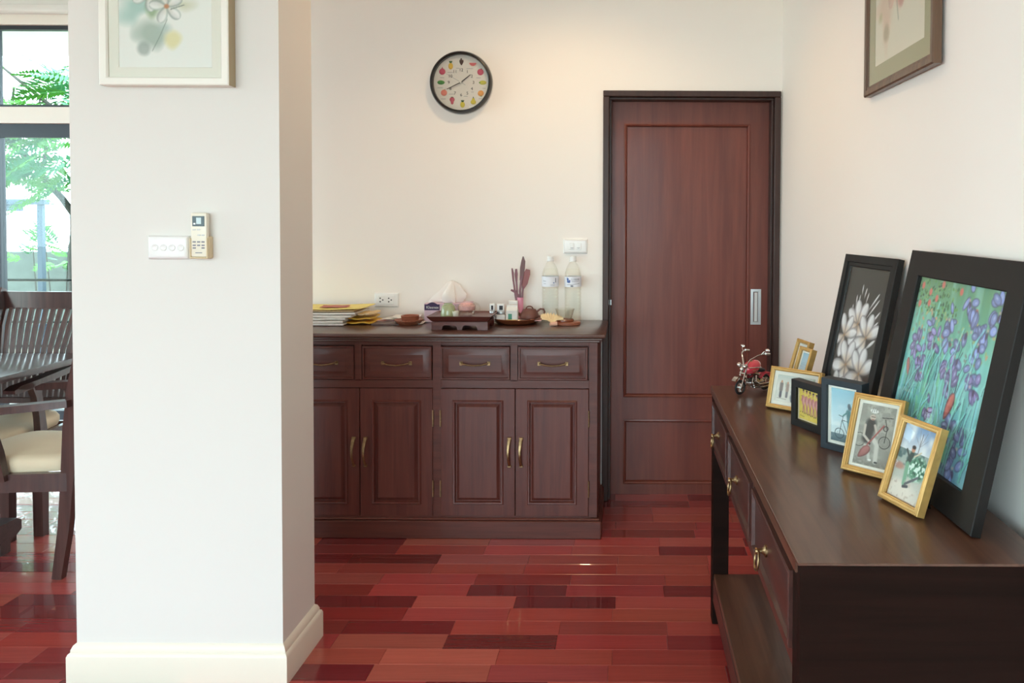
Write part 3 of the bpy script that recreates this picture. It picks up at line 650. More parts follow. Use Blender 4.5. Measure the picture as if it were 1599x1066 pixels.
def p_cyclist(c):     # cyclist in front of pale blue water
    c.grad(.16, 1, (226, 238, 240), (132, 186, 206)); c.grad(0, .16, (82, 104, 112), (112, 134, 140)); n = c.noise(6, 9, 9); c.mix((n - .5) * 1.4 * (c.V > .3), (240, 246, 246))
    c.ring(.36, .17, .17, .016, (44, 66, 76)); c.ring(.98, .17, .17, .016, (44, 66, 76)); c.st([(.36, .17), (.46, .42), (.80, .40), (.66, .18), (.46, .42)], .014, (48, 74, 82)); c.st([(.34, .50), (.50, .48)], .016, (40, 60, 70)); c.st([(.50, .48), (.46, .40)], .014, (48, 74, 82))
    c.st([(.70, .16), (.72, .34)], .055, (52, 100, 104)); c.st([(.76, .36), (.70, .58)], .115, (50, 112, 114)); c.st([(.66, .58), (.50, .50)], .035, (60, 120, 120)); c.e(.72, .70, .065, .085, (70, 84, 92), 0, .3); c.e(.74, .66, .08, .10, (48, 74, 84), 20, .5); c.mix((c.noise(14, 20, 3) - .6) * 2 * (c.V < .2), (150, 160, 160))
def p_dancers(c):     # row of pink figures on yellow
    c.c[:] = (226, 198, 92); n = c.noise(10, 10, 2); c.mix((n - .5) * 1.2, (238, 216, 130))
    rg = random.Random(2)
    for i in range(5):
        x = .22 + i * .155; y = .20 - i * .012
        c.st([(x, y + .28), (x - .02, y + .06)], .026, (190, 128, 124)); c.st([(x + .03, y + .28), (x + .05, y + .04)], .026, (176, 112, 112)); c.e(x + .05, y + .02, .02, .03, (60, 40, 44)); c.e(x - .03, y + .04, .02, .03, (70, 44, 48))
        c.e(x, y + .42, .085, .20, (200, 134, 132), 0, .3); c.e(x + .02, y + .40, .04, .14, (222, 168, 164), 0, .5); c.st([(x - .05, y + .55), (x - .09, y + .40)], .024, (182, 116, 118))
        c.e(x, y + .70, .042, .05, (190, 134, 112), 0, .3); c.e(x, y + .745, .045, .034, (56, 34, 38), 0, .3)
    for i in range(24): c.e(rg.uniform(.1, .95), rg.uniform(.74, .96), .012, .018, (130, 80, 66), 0, .4)
    c.st([(.08, .12), (.28, .10)], .012, (150, 120, 60)); c.st([(.06, .22), (.12, .25)], .012, (150, 120, 60))
def p_group(c):       # pale photo of a standing group
    c.c[:] = (226, 224, 216); n = c.noise(10, 8, 3); c.mix((n - .45) * 1.2, (196, 198, 192)); c.grad(.62, 1, (224, 222, 212), (196, 206, 200)); c.mix((c.noise(20, 10, 5) - .55) * 2 * (c.V > .55), (150, 170, 150))
    figure(c, .14, .20, .60, (132, 124, 120), legs=(90, 90, 100)); figure(c, .30, .22, .55, (170, 150, 140), legs=(120, 120, 126))
    for x, col in ((.46, (96, 100, 118)), (.60, (120, 96, 100)), (.74, (92, 100, 112)), (.88, (150, 140, 130))): figure(c, x, .10, .72, col, legs=(86, 90, 100))
    c.e(.52, .22, .14, .14, (104, 110, 122), 0, .3); c.st([(.06, .14), (.3, .12)], .01, (176, 170, 160))
def p_sea(c):
    c.grad(.34, 1, (222, 232, 236), (150, 188, 212)); c.grad(0, .34, (196, 186, 170), (170, 196, 204)); figure(c, .45, .16, .34, (72, 92, 130), legs=(70, 70, 80)); figure(c, .62, .14, .30, (190, 180, 170), legs=(90, 90, 100))
def p_plain(c):
    c.grad(0, 1, (206, 200, 190), (226, 230, 230)); figure(c, .5, .1, .6, (120, 130, 140))
def p_white_flower(c):   # watercolour of white blossoms on green-grey washes
    c.c[:] = (240, 241, 237)
    def wash(x, y, rx, ry, col, seed, a):
        d = np.hypot((c.X - x) / rx, (c.Y - y * c.asp) / ry) + (c.noise(7, 9, seed) - .5) * .9; c.mix(np.clip((1 - d) * 1.6, 0, 1) * a, col)
    for x, y, rx, ry, col, sd, a in ((.16, .44, .20, .20, (158, 196, 188), 1, .8), (.34, .24, .18, .17, (158, 178, 166), 2, .8), (.36, .38, .10, .14, (136, 164, 122), 3, .8), (.26, .14, .10, .09, (150, 164, 158), 4, .7), (.58, .20, .10, .10, (226, 216, 150), 5, .7), (.70, .44, .16, .09, (196, 198, 164), 6, .6), (.60, .80, .3, .2, (160, 186, 150), 7, .7), (.25, .76, .22, .2, (176, 200, 184), 8, .6), (.50, .28, .14, .10, (176, 196, 190), 9, .7)): wash(x, y, rx, ry, col, sd, a)
    for (x, y, rot) in ((.52, .62, 70), (.33, .515, 40), (.515, .43, 10)):
        for j in range(5): c.petal(x, y, rot + j * 72 + 20, .19, .075, (232, 228, 212), (250, 250, 248), (150, 166, 158), .95)
        c.e(x, y, .035, .032, (190, 130, 92), 0, .5)
    c.st([(.56, .41), (.70, .44)], .008, (110, 120, 110), .7); c.st([(.52, .34), (.44, .22), (.36, .12)], .006, (110, 126, 116), .6); c.st([(.48, .56), (.42, .54), (.36, .52)], .010, (96, 110, 106), .7)
def p_pink_flower(c):
    c.c[:] = (233, 226, 208)
    def wash(x, y, rx, ry, col, seed, a):
        d = np.hypot((c.X - x) / rx, (c.Y - y * c.asp) / ry) + (c.noise(8, 10, seed) - .5) * .8; c.mix(np.clip((1 - d) * 1.7, 0, 1) * a, col)
    for x, y, rx, ry, col, sd, a in ((.24, .30, .22, .30, (222, 178, 154), 1, .6), (.42, .52, .26, .20, (226, 160, 144), 2, .7), (.34, .36, .10, .14, (216, 120, 108), 3, .7), (.52, .36, .10, .16, (224, 162, 146), 4, .7), (.56, .27, .06, .05, (190, 120, 110), 5, .7), (.12, .26, .07, .07, (176, 172, 110), 6, .7), (.24, .15, .08, .07, (150, 140, 100), 7, .6), (.55, .72, .30, .18, (228, 150, 136), 8, .7), (.30, .80, .2, .16, (230, 184, 160), 9, .6)): wash(x, y, rx, ry, col, sd, a)
    for j, (x, y, a) in enumerate(((.40, .48, 80), (.46, .54, 40), (.36, .5, 120), (.42, .46, 250), (.5, .50, 290))): c.petal(x, y, a, .28, .09, (222, 130, 116), (236, 196, 178), (222, 160, 146), .75)
    c.st([(.44, .44), (.46, .30), (.50, .18)], .010, (142, 146, 128), .8); c.st([(.74, .62), (.74, .40), (.72, .24)], .009, (150, 154, 138), .8)

GF = 'framed pictures standing on the console'
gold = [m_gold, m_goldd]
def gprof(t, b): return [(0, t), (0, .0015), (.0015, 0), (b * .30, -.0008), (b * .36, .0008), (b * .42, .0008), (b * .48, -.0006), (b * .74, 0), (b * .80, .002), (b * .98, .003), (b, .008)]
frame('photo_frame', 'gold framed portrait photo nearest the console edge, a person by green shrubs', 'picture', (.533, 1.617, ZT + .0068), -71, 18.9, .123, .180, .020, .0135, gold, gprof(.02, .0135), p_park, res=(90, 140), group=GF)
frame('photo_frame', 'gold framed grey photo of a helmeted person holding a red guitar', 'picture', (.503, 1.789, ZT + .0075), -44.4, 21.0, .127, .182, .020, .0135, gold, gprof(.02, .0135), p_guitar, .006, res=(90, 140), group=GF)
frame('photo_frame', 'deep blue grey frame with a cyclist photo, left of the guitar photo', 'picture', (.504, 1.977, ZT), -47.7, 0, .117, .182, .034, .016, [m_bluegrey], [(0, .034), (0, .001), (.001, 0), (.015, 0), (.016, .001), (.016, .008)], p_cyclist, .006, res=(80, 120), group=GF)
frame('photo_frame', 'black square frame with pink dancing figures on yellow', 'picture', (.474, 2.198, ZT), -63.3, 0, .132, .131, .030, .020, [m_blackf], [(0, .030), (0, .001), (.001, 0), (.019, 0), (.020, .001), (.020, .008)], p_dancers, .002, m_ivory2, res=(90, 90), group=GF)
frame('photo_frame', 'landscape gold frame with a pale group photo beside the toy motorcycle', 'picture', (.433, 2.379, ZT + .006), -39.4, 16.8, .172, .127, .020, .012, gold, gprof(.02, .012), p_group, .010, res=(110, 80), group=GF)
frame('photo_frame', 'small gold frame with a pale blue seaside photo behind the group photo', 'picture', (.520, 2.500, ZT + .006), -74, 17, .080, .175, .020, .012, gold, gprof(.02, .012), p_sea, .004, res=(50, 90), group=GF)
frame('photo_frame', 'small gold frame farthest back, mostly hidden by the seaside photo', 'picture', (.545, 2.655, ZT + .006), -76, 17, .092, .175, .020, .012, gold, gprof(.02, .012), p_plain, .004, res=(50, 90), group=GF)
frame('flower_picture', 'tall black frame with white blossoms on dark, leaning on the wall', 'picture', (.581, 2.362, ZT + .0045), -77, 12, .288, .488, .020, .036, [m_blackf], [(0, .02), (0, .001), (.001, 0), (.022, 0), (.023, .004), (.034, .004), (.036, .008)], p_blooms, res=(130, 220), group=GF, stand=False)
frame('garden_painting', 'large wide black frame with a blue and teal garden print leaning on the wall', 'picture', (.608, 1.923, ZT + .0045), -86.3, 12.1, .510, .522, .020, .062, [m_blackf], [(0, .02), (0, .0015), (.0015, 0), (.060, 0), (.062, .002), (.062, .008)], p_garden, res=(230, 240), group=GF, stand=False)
# hanging nail loop on the blossom picture, small dark box behind
bx_ = thing('trinket_box', 'small dark box tucked behind the blossom picture by the wall', 'box', (.640, 2.52, ZT))
M().box(.614, .67, 2.50, 2.545, ZT, ZT + .062, .003).build('body', m_cong, bx_); M().box(.610, .674, 2.496, 2.549, ZT + .062, ZT + .074, .003).build('lid', m_black, bx_)
# wall pictures
wp = frame('wall_picture', 'white framed flower watercolour hanging on the wall stub', 'picture', (-1.543, PY0 - .041, 1.792), 0, 0, .378, .52, .041, .024, [m_creamf, m_champ], [(0, .041), (0, .002), (.003, 0), (.020, .001), (.022, .003), (.024, .008)], p_white_flower, .028, res=(130, 170), stand=False)
for xe in (.377, -.001): M().box(xe, xe + .002, .004, .040, 0, .52, .0005).build('champagne_edge', m_champ, wp)
wp2 = frame('wall_picture', 'brown framed pink flower watercolour with olive mat on the right wall', 'picture', (xw(2.45) - .023, 2.440, 1.792), -90.4, 0, .560, .70, .022, .030, [m_brownf], [(0, .022), (0, .004), (.004, 0), (.018, .001), (.020, .004), (.027, .004), (.030, .008)], p_pink_flower, .050, m_mato, res=(150, 180), stand=False)

# ================================================================== CLOCK
ck = thing('wall_clock', 'round black rimmed clock with painted fruits on the back wall', 'clock', (-.812, YW, 2.060))
CM = Matrix.Translation((-.812, YW - .0005, 2.060)) @ Matrix.Rotation(R(90), 4, 'X')
q = M(); q.T = CM; q.lathe([(.150, 0), (.152, .012), (.151, .030), (.146, .042), (.140, .044), (.136, .040), (.134, .0175)], 64, cap=False); q.build('rim', m_black, ck)
q = M(); q.T = CM; q.lathe([(.1525, .001), (.1545, .003), (.1545, .010), (.1522, .0135)], 64, cap=False); q.build('back_rim', m_wgrey, ck)
q = M(); q.T = CM; q.lathe([(0, .018), (.136, .018)], 64, cap=False); q.build('dial', m_dial, ck)
mm = {n: mat('print_' + n, c, .5) for n, c in dict(grape=(84, 66, 60), melon=(206, 96, 100), magenta=(196, 72, 100), lemon=(196, 190, 66), peach=(228, 160, 86), pear=(206, 188, 60), pine=(226, 184, 72), straw=(190, 84, 104), apricot=(226, 132, 116), leafg=(74, 142, 66), rind=(226, 214, 204), darkg=(60, 96, 52)).items()}
K = .150 / 385
def fr(name, zx, zy, fn):
    q = M(); q.T = CM @ Matrix.Translation(((zx - 508) * K, (497 - zy) * K, .0182)); fn(q); return q
def fl(q, x, y, rx, ry, rot=0, h=.003): q.ell((x, y, 0), (rx, ry, h), 12, 6, Matrix.Rotation(R(rot), 3, 'Z'))
FR = [('grapes', 512, 240, 'grape', 'darkg', lambda q: [fl(q, dx * .0062, dy * .0062, .0042, .0042) for dx, dy in ((-1, 1), (0, 1.2), (1, 1), (-1, 0), (0, 0), (1, 0), (-.6, -1), (.5, -1), (0, -1.9), (-.2, 2.2))], None),
      ('watermelon_slice', 655, 268, 'melon', 'rind', lambda q: q.prism([(-.017, .006)] + [(.017 * math.cos(a), .006 + .015 * math.sin(a)) for a in [math.pi + math.pi * i / 8 for i in range(1, 8)]] + [(.017, .006)], 0, .003), lambda q: q.prism([(-.021, .005)] + [(.021 * math.cos(a), .005 + .019 * math.sin(a)) for a in [math.pi + math.pi * i / 8 for i in range(1, 8)]] + [(.021, .005)], 0, .0016)),
      ('apple', 750, 365, 'magenta', 'darkg', lambda q: fl(q, 0, 0, .016, .016), lambda q: fl(q, .004, .016, .004, .0015, 40)),
      ('lemon', 780, 497, 'lemon', 'leafg', lambda q: fl(q, 0, 0, .018, .0105), lambda q: fl(q, -.015, 0, .0045, .004)),
      ('mango', 753, 630, 'peach', 'leafg', lambda q: fl(q, 0, 0, .0155, .014, 15), lambda q: fl(q, .002, -.014, .003, .0018)),
      ('pear', 660, 730, 'pear', 'darkg', lambda q: [fl(q, 0, -.004, .0135, .0115), fl(q, 0, .006, .0075, .011)], lambda q: fl(q, 0, .018, .0022, .005)),
      ('pineapple', 525, 768, 'pear', 'darkg', lambda q: fl(q, 0, -.002, .0115, .0145), lambda q: [fl(q, s * .004, .0155, .0025, .0065, -s * 30) for s in (-1, 0, 1)]),
      ('strawberry', 395, 722, 'straw', 'darkg', lambda q: [fl(q, 0, .005, .0125, .012), fl(q, 0, -.007, .0075, .012)], lambda q: fl(q, 0, .0165, .007, .002)),
      ('peach_fruit', 293, 625, 'apricot', 'leafg', lambda q: fl(q, 0, 0, .0155, .0155), lambda q: fl(q, .004, .0155, .004, .0015, 30)),
      ('lime_leaf', 255, 497, 'leafg', 'darkg', lambda q: fl(q, 0, 0, .0185, .0105), lambda q: fl(q, 0, 0, .017, .001, 0, .0036)),
      ('pomegranate', 272, 362, 'magenta', 'straw', lambda q: fl(q, 0, 0, .0155, .0155), lambda q: fl(q, 0, .0175, .0025, .005)),
      ('golden_pineapple', 377, 283, 'pine', 'darkg', lambda q: fl(q, 0, -.004, .0115, .016), lambda q: [fl(q, s * .004, .016, .003, .0065, -s * 25) for s in (-1, 0, 1)])]
for nm, zx, zy, a, b_, f1, f2 in FR:
    o = fr(nm, zx, zy, f1).build(nm, mm[a], ck)
    if f2: fr(nm, zx, zy, f2).build('leaf' if nm != 'watermelon_slice' else 'rind', mm[b_], o)
for i in range(1, 13):
    a = R(90 - 30 * i); r_ = .0605
    text_part('numeral', str(i), .021, m_ink, ck, (r_ * math.cos(a), -.0195, r_ * math.sin(a)), (R(90), 0, 0))
# tiny captions under the fruits, too small to read
for zx, zy, L in ((465, 318, 40), (615, 323, 80), (370, 372, 70), (725, 438, 55), (270, 437, 50), (245, 563, 70), (795, 568, 40), (285, 702, 60), (390, 642, 75), (565, 668, 50), (650, 615, 30), (750, 697, 45)):
    cap = M(); cap.T = CM; cap.box((zx - 508 - L / 2) * K, (zx - 508 + L / 2) * K, (497 - zy) * K - .0009, (497 - zy) * K + .0009, .0181, .0184)
    cap.build('caption', m_greyink, ck)
def hand(name, ang, L, tail, w0, w1, z, m_):
    q = M(); q.T = CM @ Matrix.Rotation(R(90 - ang), 4, 'Z'); q.prism([(-tail, -w0 / 2), (L, -w1 / 2), (L, w1 / 2), (-tail, w0 / 2)], z, z + .001); q.build(name, m_, ck)
hand('hour_hand', 51, .060, .008, .0050, .0036, .024, m_ink); hand('minute_hand', 244, .076, .008, .0048, .0026, .026, m_ink); hand('second_hand', 300, .080, .026, .0015, .0010, .028, m_greyink)
q = M(); q.T = CM; q.lathe([(.005, .018), (.005, .030), (0, .031)], 12); q.build('hub', m_dial, ck)
q = M(); q.T = CM; q.lathe([(.1355, .034), (.10, .0352), (0, .036)], 48); q.build('glass_pane', m_pane, ck)

# ================================================================== SWITCHES, SOCKET, REMOTE
def plate(q, x0, x1, z0, z1, y, t, r=.008):
    """domed cover plate facing -y"""
    q.loops(x0, x1, z0, z1, [(0, y), (0, y - t * .4), (.003, y - t * .75), (.007, y - t * .95), (.012, y - t)])
sw = thing('light_switch', 'white four button light switch plate beside the remote control', 'switch', (-1.364, PY0, 1.316))
q = M(); plate(q, -1.425, -1.303, 1.281, 1.351, PY0, .016); q.build('cover_plate', m_white, sw)
for i in range(4):
    q = M(); q.T = Matrix.Translation((-1.364 + (i - 1.5) * .0255 + .002, PY0 - .0155, 1.316)) @ Matrix.Rotation(R(90), 4, 'X')
    q.lathe([(.0098, 0), (.0098, .0015), (.0088, .0030), (.0075, .0022), (0, .0012)], 20); q.build('button', m_white, sw)
s2 = thing('light_switch', 'white two rocker switch plate above the water bottles', 'switch', (-.2535, YW, 1.263))
q = M(); plate(q, -.313, -.194, 1.227, 1.299, YW, .011); q.build('cover_plate', m_white, s2)
for s_ in (-1, 1):
    q = M(); q.box(-.2535 + s_ * .018 - .012, -.2535 + s_ * .018 + .012, YW - .015, YW - .010, 1.247, 1.279, .003); q.build('rocker', m_white, s2)
    q = M(); q.tube([(-.2535 + s_ * .016 - .006, YW - .0155, 1.257), (-.2535 + s_ * .016, YW - .016, 1.2545), (-.2535 + s_ * .016 + .006, YW - .0155, 1.257)], .0012, 6); q.build('rocker_mark', m_greyink, s2)
so = thing('wall_socket', 'white double power socket above the newspapers and leaflets', 'socket', (-1.183, YW, .993))
q = M(); plate(q, -1.243, -1.124, .959, 1.029, YW, .010); q.build('cover_plate', m_white, so)
M().box(-1.224, -1.146, YW - .0125, YW - .009, .974, 1.016, .003).build('socket_insert', m_white, so)
for x in (-1.207, -1.165):
    q = M()
    for dx, dz in ((-.006, .0085), (-.006, -.0085), (.0065, 0)):
        q.T = Matrix.Translation((x + dx, YW - .0125, .995 + dz)) @ Matrix.Rotation(R(90), 4, 'X'); q.lathe([(.0036, -.001), (.0036, .0006), (0, .0006)], 10)
    q.build('socket_holes', m_ink, so)
rm = thing('remote_control', 'ivory air conditioner remote clipped in its wall holder', 'remote', (-1.270, PY0, 1.35))
RX0, RX1, RY = -1.2865, -1.239, PY0 - .030
M().box(RX0, RX1, RY, PY0 - .012, 1.289, 1.420, .005).build('body', m_ivory, rm)
q = M(); q.box(RX0 - .003, RX1 + .004, RY + .006, PY0, 1.284, 1.350, .003); q.box(RX0 - .003, RX0 + .001, RY - .002, RY + .008, 1.286, 1.345, .0015); q.box(RX1 - .001, RX1 + .003, RY - .002, RY + .008, 1.286, 1.345, .0015); q.box(RX0 - .003, RX1 + .003, RY - .002, RY + .008, 1.284, 1.289, .002); q.build('wall_holder', m_ivory2, rm)
M().box(RX0 + .006, RX1 - .006, RY - .001, RY + .001, 1.380, 1.410, .0004).build('display_surround', mat('dark_slate_plastic', (62, 78, 82), .3), rm)
M().box(RX0 + .018, RX1 - .015, RY - .0016, RY, 1.3865, 1.4055, .0003).build('display', mat('lcd_grey', (190, 208, 208), .2), rm)
M().box(RX0 + .0095, RX0 + .0155, RY - .0016, RY, 1.385, 1.390, .0003).build('button', m_white, rm)
for z, xs in ((1.370, (.011, .024)), (1.354, (.025, .037)), (1.334, (.011, .024, .037)), (1.324, (.011, .024, .037)), (1.316, (.011, .037))):
    for x in xs: M().box(RX0 + x - .0045, RX0 + x + .0045, RY - .0015, RY + .001, z - .002, z + .002, .0006).build('button', m_wgrey if z > 1.34 else m_greyink, rm)
M().box(RX0 + .014, RX0 + .034, RY - .0004, RY, 1.3005, 1.303).build('maker_name', m_greyink, rm)

# ================================================================== THINGS ON THE SIDEBOARD
ZC = .902
def sheet(q, x0, x1, y0, y1, z, t, amp=.003, seed=0, nx=16, ny=8, curl=0.0, rot=0.0, fx=2.3, dz=0.0):
    """a slightly wavy slab of paper"""
    rg = np.random.RandomState(seed); ph = rg.rand(6) * 6.28
    vs = []; cx, cy = (x0 + x1) / 2, (y0 + y1) / 2; cr, sr = math.cos(R(rot)), math.sin(R(rot))
    for lay in (0, 1):
        for j in range(ny + 1):
            for i in range(nx + 1):
                u = i / nx; v = j / ny; x = x0 + (x1 - x0) * u; y = y0 + (y1 - y0) * v
                wv = amp * (math.sin(u * 6.28 * fx + ph[0]) * .5 + math.sin(v * 5 + ph[1] + u * 2) * .5 + 1.0) + curl * max(0, u - .72) ** 2 * 12 + dz * u
                x += amp * .8 * math.sin(v * 9 + ph[2]) * (1 if i in (0, nx) else 0); y += amp * .6 * math.sin(u * 11 + ph[3]) * (1 if j in (0, ny) else 0)
                vs.append((cx + (x - cx) * cr - (y - cy) * sr, cy + (x - cx) * sr + (y - cy) * cr, z + wv + lay * t))
    n = nx + 1; L = n * (ny + 1); fs = []
    for j in range(ny):
        for i in range(nx):
            a = j * n + i; fs.append((L + a, L + a + 1, L + a + n + 1, L + a + n)); fs.append((a, a + n, a + n + 1, a + 1))
    for i in range(nx): a = i; fs.append((a, a + 1, L + a + 1, L + a)); a = ny * n + i; fs.append((a + 1, a, L + a, L + a + 1))
    for j in range(ny): a = j * n; fs.append((a + n, a, L + a, L + a + n)); a = j * n + nx; fs.append((a, a + n, L + a + n, L + a))
    return q.add(vs, fs)
def mesh_thing(name, q, mats, label, cat, group=None, sharp=32):
    return tag(q.build(name, mats, sharp=sharp), label, cat, group)
pos = ['at the bottom of the pile', 'second from the bottom of the pile', 'in the middle of the pile', 'second from the top of the white papers', 'directly under the yellow sheets']
for i, (xr, rot, y0) in enumerate(((-1.302, 0, 3.515), (-1.305, .6, 3.520), (-1.296, -.8, 3.525), (-1.268, .8, 3.53), (-1.255, -1.2, 3.535))):
    q = M(); sheet(q, -1.72, xr, y0, 3.74, ZC + .0005 + i * .0118, .0085, .0011, i + 3, dz=.002)
    mesh_thing('newspaper', q, m_news if i % 2 == 0 else m_paper, 'folded white newspaper ' + pos[i], 'newspaper', 'newspapers on the sideboard')
q = M(); sheet(q, -1.70, -1.262, 3.54, 3.72, ZC + .0625, .004, .0008, 21, dz=.0015); mesh_thing('magazine', q, m_cloth, 'cream paper folder just below the bright yellow sheet', 'magazine')
q = M(); sheet(q, -1.72, -1.225, 3.535, 3.735, ZC + .0705, .003, .0022, 31, curl=.006, dz=-.001); ye = mesh_thing('yellow_envelope', q, m_yel, 'yellow envelope with a faded red patch on top of the newspapers', 'envelope')
q = M(); sheet(q, -1.435, -1.312, 3.575, 3.65, ZC + .0785, .0012, .0012, 33, rot=6); q.build('red_patch', m_redp, ye)
for i, (x0, x1, y0, y1, z, m_, lb) in enumerate(((-1.300, -1.190, 3.56, 3.72, .0005, m_yel2, 'flattened yellow plastic bag lying lowest beside the newspapers'), (-1.298, -1.195, 3.57, 3.72, .0185, m_yel2, 'crumpled deep yellow bag on the flattened yellow bag'), (-1.250, -1.195, 3.57, 3.71, .040, m_cloth, 'cream paper bag on the crumpled yellow bag'))):
    q = M(); sheet(q, x0, x1, y0, y1, ZC + z, .006, .0042, 40 + i, 14, 10, fx=1.2, rot=(-2, 3, -1)[i]); mesh_thing('paper_bag', q, m_, lb, 'bag', 'yellow and cream bags')
q = M(); sheet(q, -1.185, -1.06, 3.55, 3.63, ZC, .006, .0006, 51, rot=3); mesh_thing('notebook', q, mat('brown_notebook_cover', (104, 84, 80), .5), 'thin dark brown notebook lying flat in front of the leaflets', 'notebook')
for i, (x0, x1, y0, y1, z, m_, lb, rot) in enumerate(((-1.20, -1.06, 3.66, 3.75, .001, m_pinkp, 'pink edged leaflet at the bottom of the leaflets', 8), (-1.175, -1.03, 3.655, 3.75, .0085, m_paper, 'white leaflet on the pink edged leaflet', -4), (-1.13, -.995, 3.66, 3.76, .017, m_paper, 'topmost white leaflet under the wall socket', 5))):
    q = M(); sheet(q, x0, x1, y0, y1, ZC + z, .002, .0026, 60 + i, rot=rot, curl=.004); mesh_thing('leaflet', q, m_, lb, 'leaflet', 'leaflets behind the octagonal coaster')
q = M(); sheet(q, -.985, -.955, 3.58, 3.66, ZC + .0005, .001, .003, 71, rot=-10); mesh_thing('receipt', q, m_paper, 'small white slip between the octagonal coaster and the footed tray', 'paper')
# octagonal coaster
oc = thing('octagonal_coaster', 'reddish octagonal wooden dish with a raised ring, left of the footed tray', 'coaster', (-1.024, 3.60, ZC))
q = M(); q.lathe([(.050, 0), (.068, .017), (.069, .022), (.062, .022), (.046, .012), (0, .011)], 8, (-1.024, 3.60, ZC)); q.build('dish', m_terra, oc, sharp=20)
q = M(); q.lathe([(.038, .0115), (.041, .036), (.043, .039), (.040, .041), (.036, .038), (.034, .013), (0, .013)], 28, (-1.018, 3.602, ZC)); q.build('raised_ring', m_terra, oc)
# tissue box
tb = thing('tissue_box', 'lilac tissue box with a dark purple name panel behind the footed tray', 'box', (-.86, 3.71, ZC))
M().box(-.966, -.752, 3.655, 3.765, ZC, ZC + .090, .002).build('carton', m_lilac, tb)
M().box(-.964, -.892, 3.6542, 3.656, ZC + .058, ZC + .086, .0006).build('name_panel', m_purple, tb)
q = M(); q.prism([(-.952 + .05 * i / 8, ZC + .086 + .010 * math.sin(math.pi * i / 8)) for i in range(9)][::-1], 3.6542, 3.6560, 'y'); q.build('panel_arch', m_purple, tb)
text_part('name_lettering', 'Kleenex', .019, m_white, tb, (-.926 + .86, 3.6536 - 3.71, .0715), (R(90), 0, 0), sx=.95)
q = M(); n = 36; vs = [(-.842, 3.712, ZC + .198)]; rg = random.Random(4)
rings = ((.10, .186, .012), (.3, .162, .028), (.5, .138, .042), (.72, .118, .054), (.9, .101, .054), (1.0, .091, .040))
for f, z, r_ in rings:
    for i in range(n):
        a = 2 * math.pi * i / n; fold = .30 * math.sin(4 * a + f * 1.5) + .18 * math.sin(7 * a + 1.1 + f)
        rr = r_ * (1 + fold) * rg.uniform(.96, 1.04); wd = 1.5 if math.cos(a) < 0 else 1.0
        vs.append((-.845 - .012 * f + rr * math.cos(a) * wd, 3.712 + rr * math.sin(a) * .6, ZC + z + (.016 * math.sin(3 * a + 1) if .2 < f < 1 else 0)))
fs = [(0, 1 + i, 1 + (i + 1) % n) for i in range(n)] + [(1 + k * n + i, 1 + (k + 1) * n + i, 1 + (k + 1) * n + (i + 1) % n, 1 + k * n + (i + 1) % n) for k in range(5) for i in range(n)]
q.add(vs, fs); q.build('pulled_tissue', m_tissue, tb, sharp=60)
# footed tray
ft = thing('footed_tray', 'dark rectangular footed wooden tea tray with flared edges on the sideboard', 'tray', (-.745, 3.50, ZC))
q = M(); x0, x1, y0, y1 = -.888, -.602, 3.395, 3.605
def rect(d, z): return [(x0 + d, y0 + d, z), (x1 - d, y0 + d, z), (x1 - d, y1 - d, z), (x0 + d, y1 - d, z)]
L = [rect(.030, ZC + .034), rect(.018, ZC + .040), rect(.004, ZC + .056), rect(.0, ZC + .062), rect(.004, ZC + .063), rect(.014, ZC + .056), rect(.02, ZC + .054)]
q.add(sum(L, []), [(i * 4 + k, i * 4 + (k + 1) % 4, i * 4 + 4 + (k + 1) % 4, i * 4 + 4 + k) for i in range(6) for k in range(4)] + [(24, 25, 26, 27), (3, 2, 1, 0)]); q.build('tray_top', m_tray, ft)
for nm, yy in (('front_apron', 3.417), ('rear_apron', 3.571)):
    q = M(); xa, xb = x0 + .018, x1 - .018; pts = [(xa, ZC), (xa + .045, ZC)]
    for s0, s1 in ((xa + .045, xa + .115), (xb - .115, xb - .045)):
        pts += [(s0, ZC), (s0 + .004, ZC + .016), (s0 + .012, ZC + .021), (s1 - .012, ZC + .021), (s1 - .004, ZC + .016), (s1, ZC)]
    pts += [(xb, ZC), (xb, ZC + .036), (xa, ZC + .036)]
    pp = []; [pp.append(p) for p in pts if not pp or p != pp[-1]]
    q.prism(pp, yy, yy + .012, 'y'); q.build(nm, m_tray, ft)
for xx in (x0 + .018, x1 - .030):
    q = M(); q.prism([(3.429, ZC), (3.46, ZC), (3.47, ZC + .021), (3.53, ZC + .021), (3.54, ZC), (3.571, ZC), (3.571, ZC + .036), (3.429, ZC + .036)], xx, xx + .012, 'x'); q.build('side_apron', m_tray, ft)
ZTR = ZC + .0545
cu = thing('tea_cup', 'pale green glazed cup turned upside down on the footed tray', 'cup', (-.809, 3.475, ZTR))
q = M(); q.lathe([(.0345, 0), (.0345, .004), (.0325, .025), (.029, .044), (.024, .051), (.0195, .052), (.0195, .058), (.0165, .058), (.016, .053), (0, .0525)], 28, (-.809, 3.475, ZTR)); q.build('cup_body', m_celadon, cu)
gp = thing('glass_teapot', 'small clear glass teapot with pink contents on the footed tray', 'teapot', (-.727, 3.485, ZTR))
c_ = (-.727, 3.485, ZTR)
q = M(); q.lathe([(0, .001), (.030, .001), (.035, .006), (.037, .022), (.0405, .036), (.040, .048), (.033, .056), (.031, .056), (.038, .047), (.0385, .036), (.0355, .022), (.033, .008), (0, .004)], 28, c_); q.build('glass_body', m_glassw, gp)
q = M(); q.lathe([(0, .028), (.0355, .028), (.0385, .036), (.0375, .047), (.028, .057), (0, .061)], 24, c_); q.build('pink_filling', mat('dried_pink_petals', (228, 176, 176), .8, bump=.6, bscale=160, var=.15, vscale=120), gp)
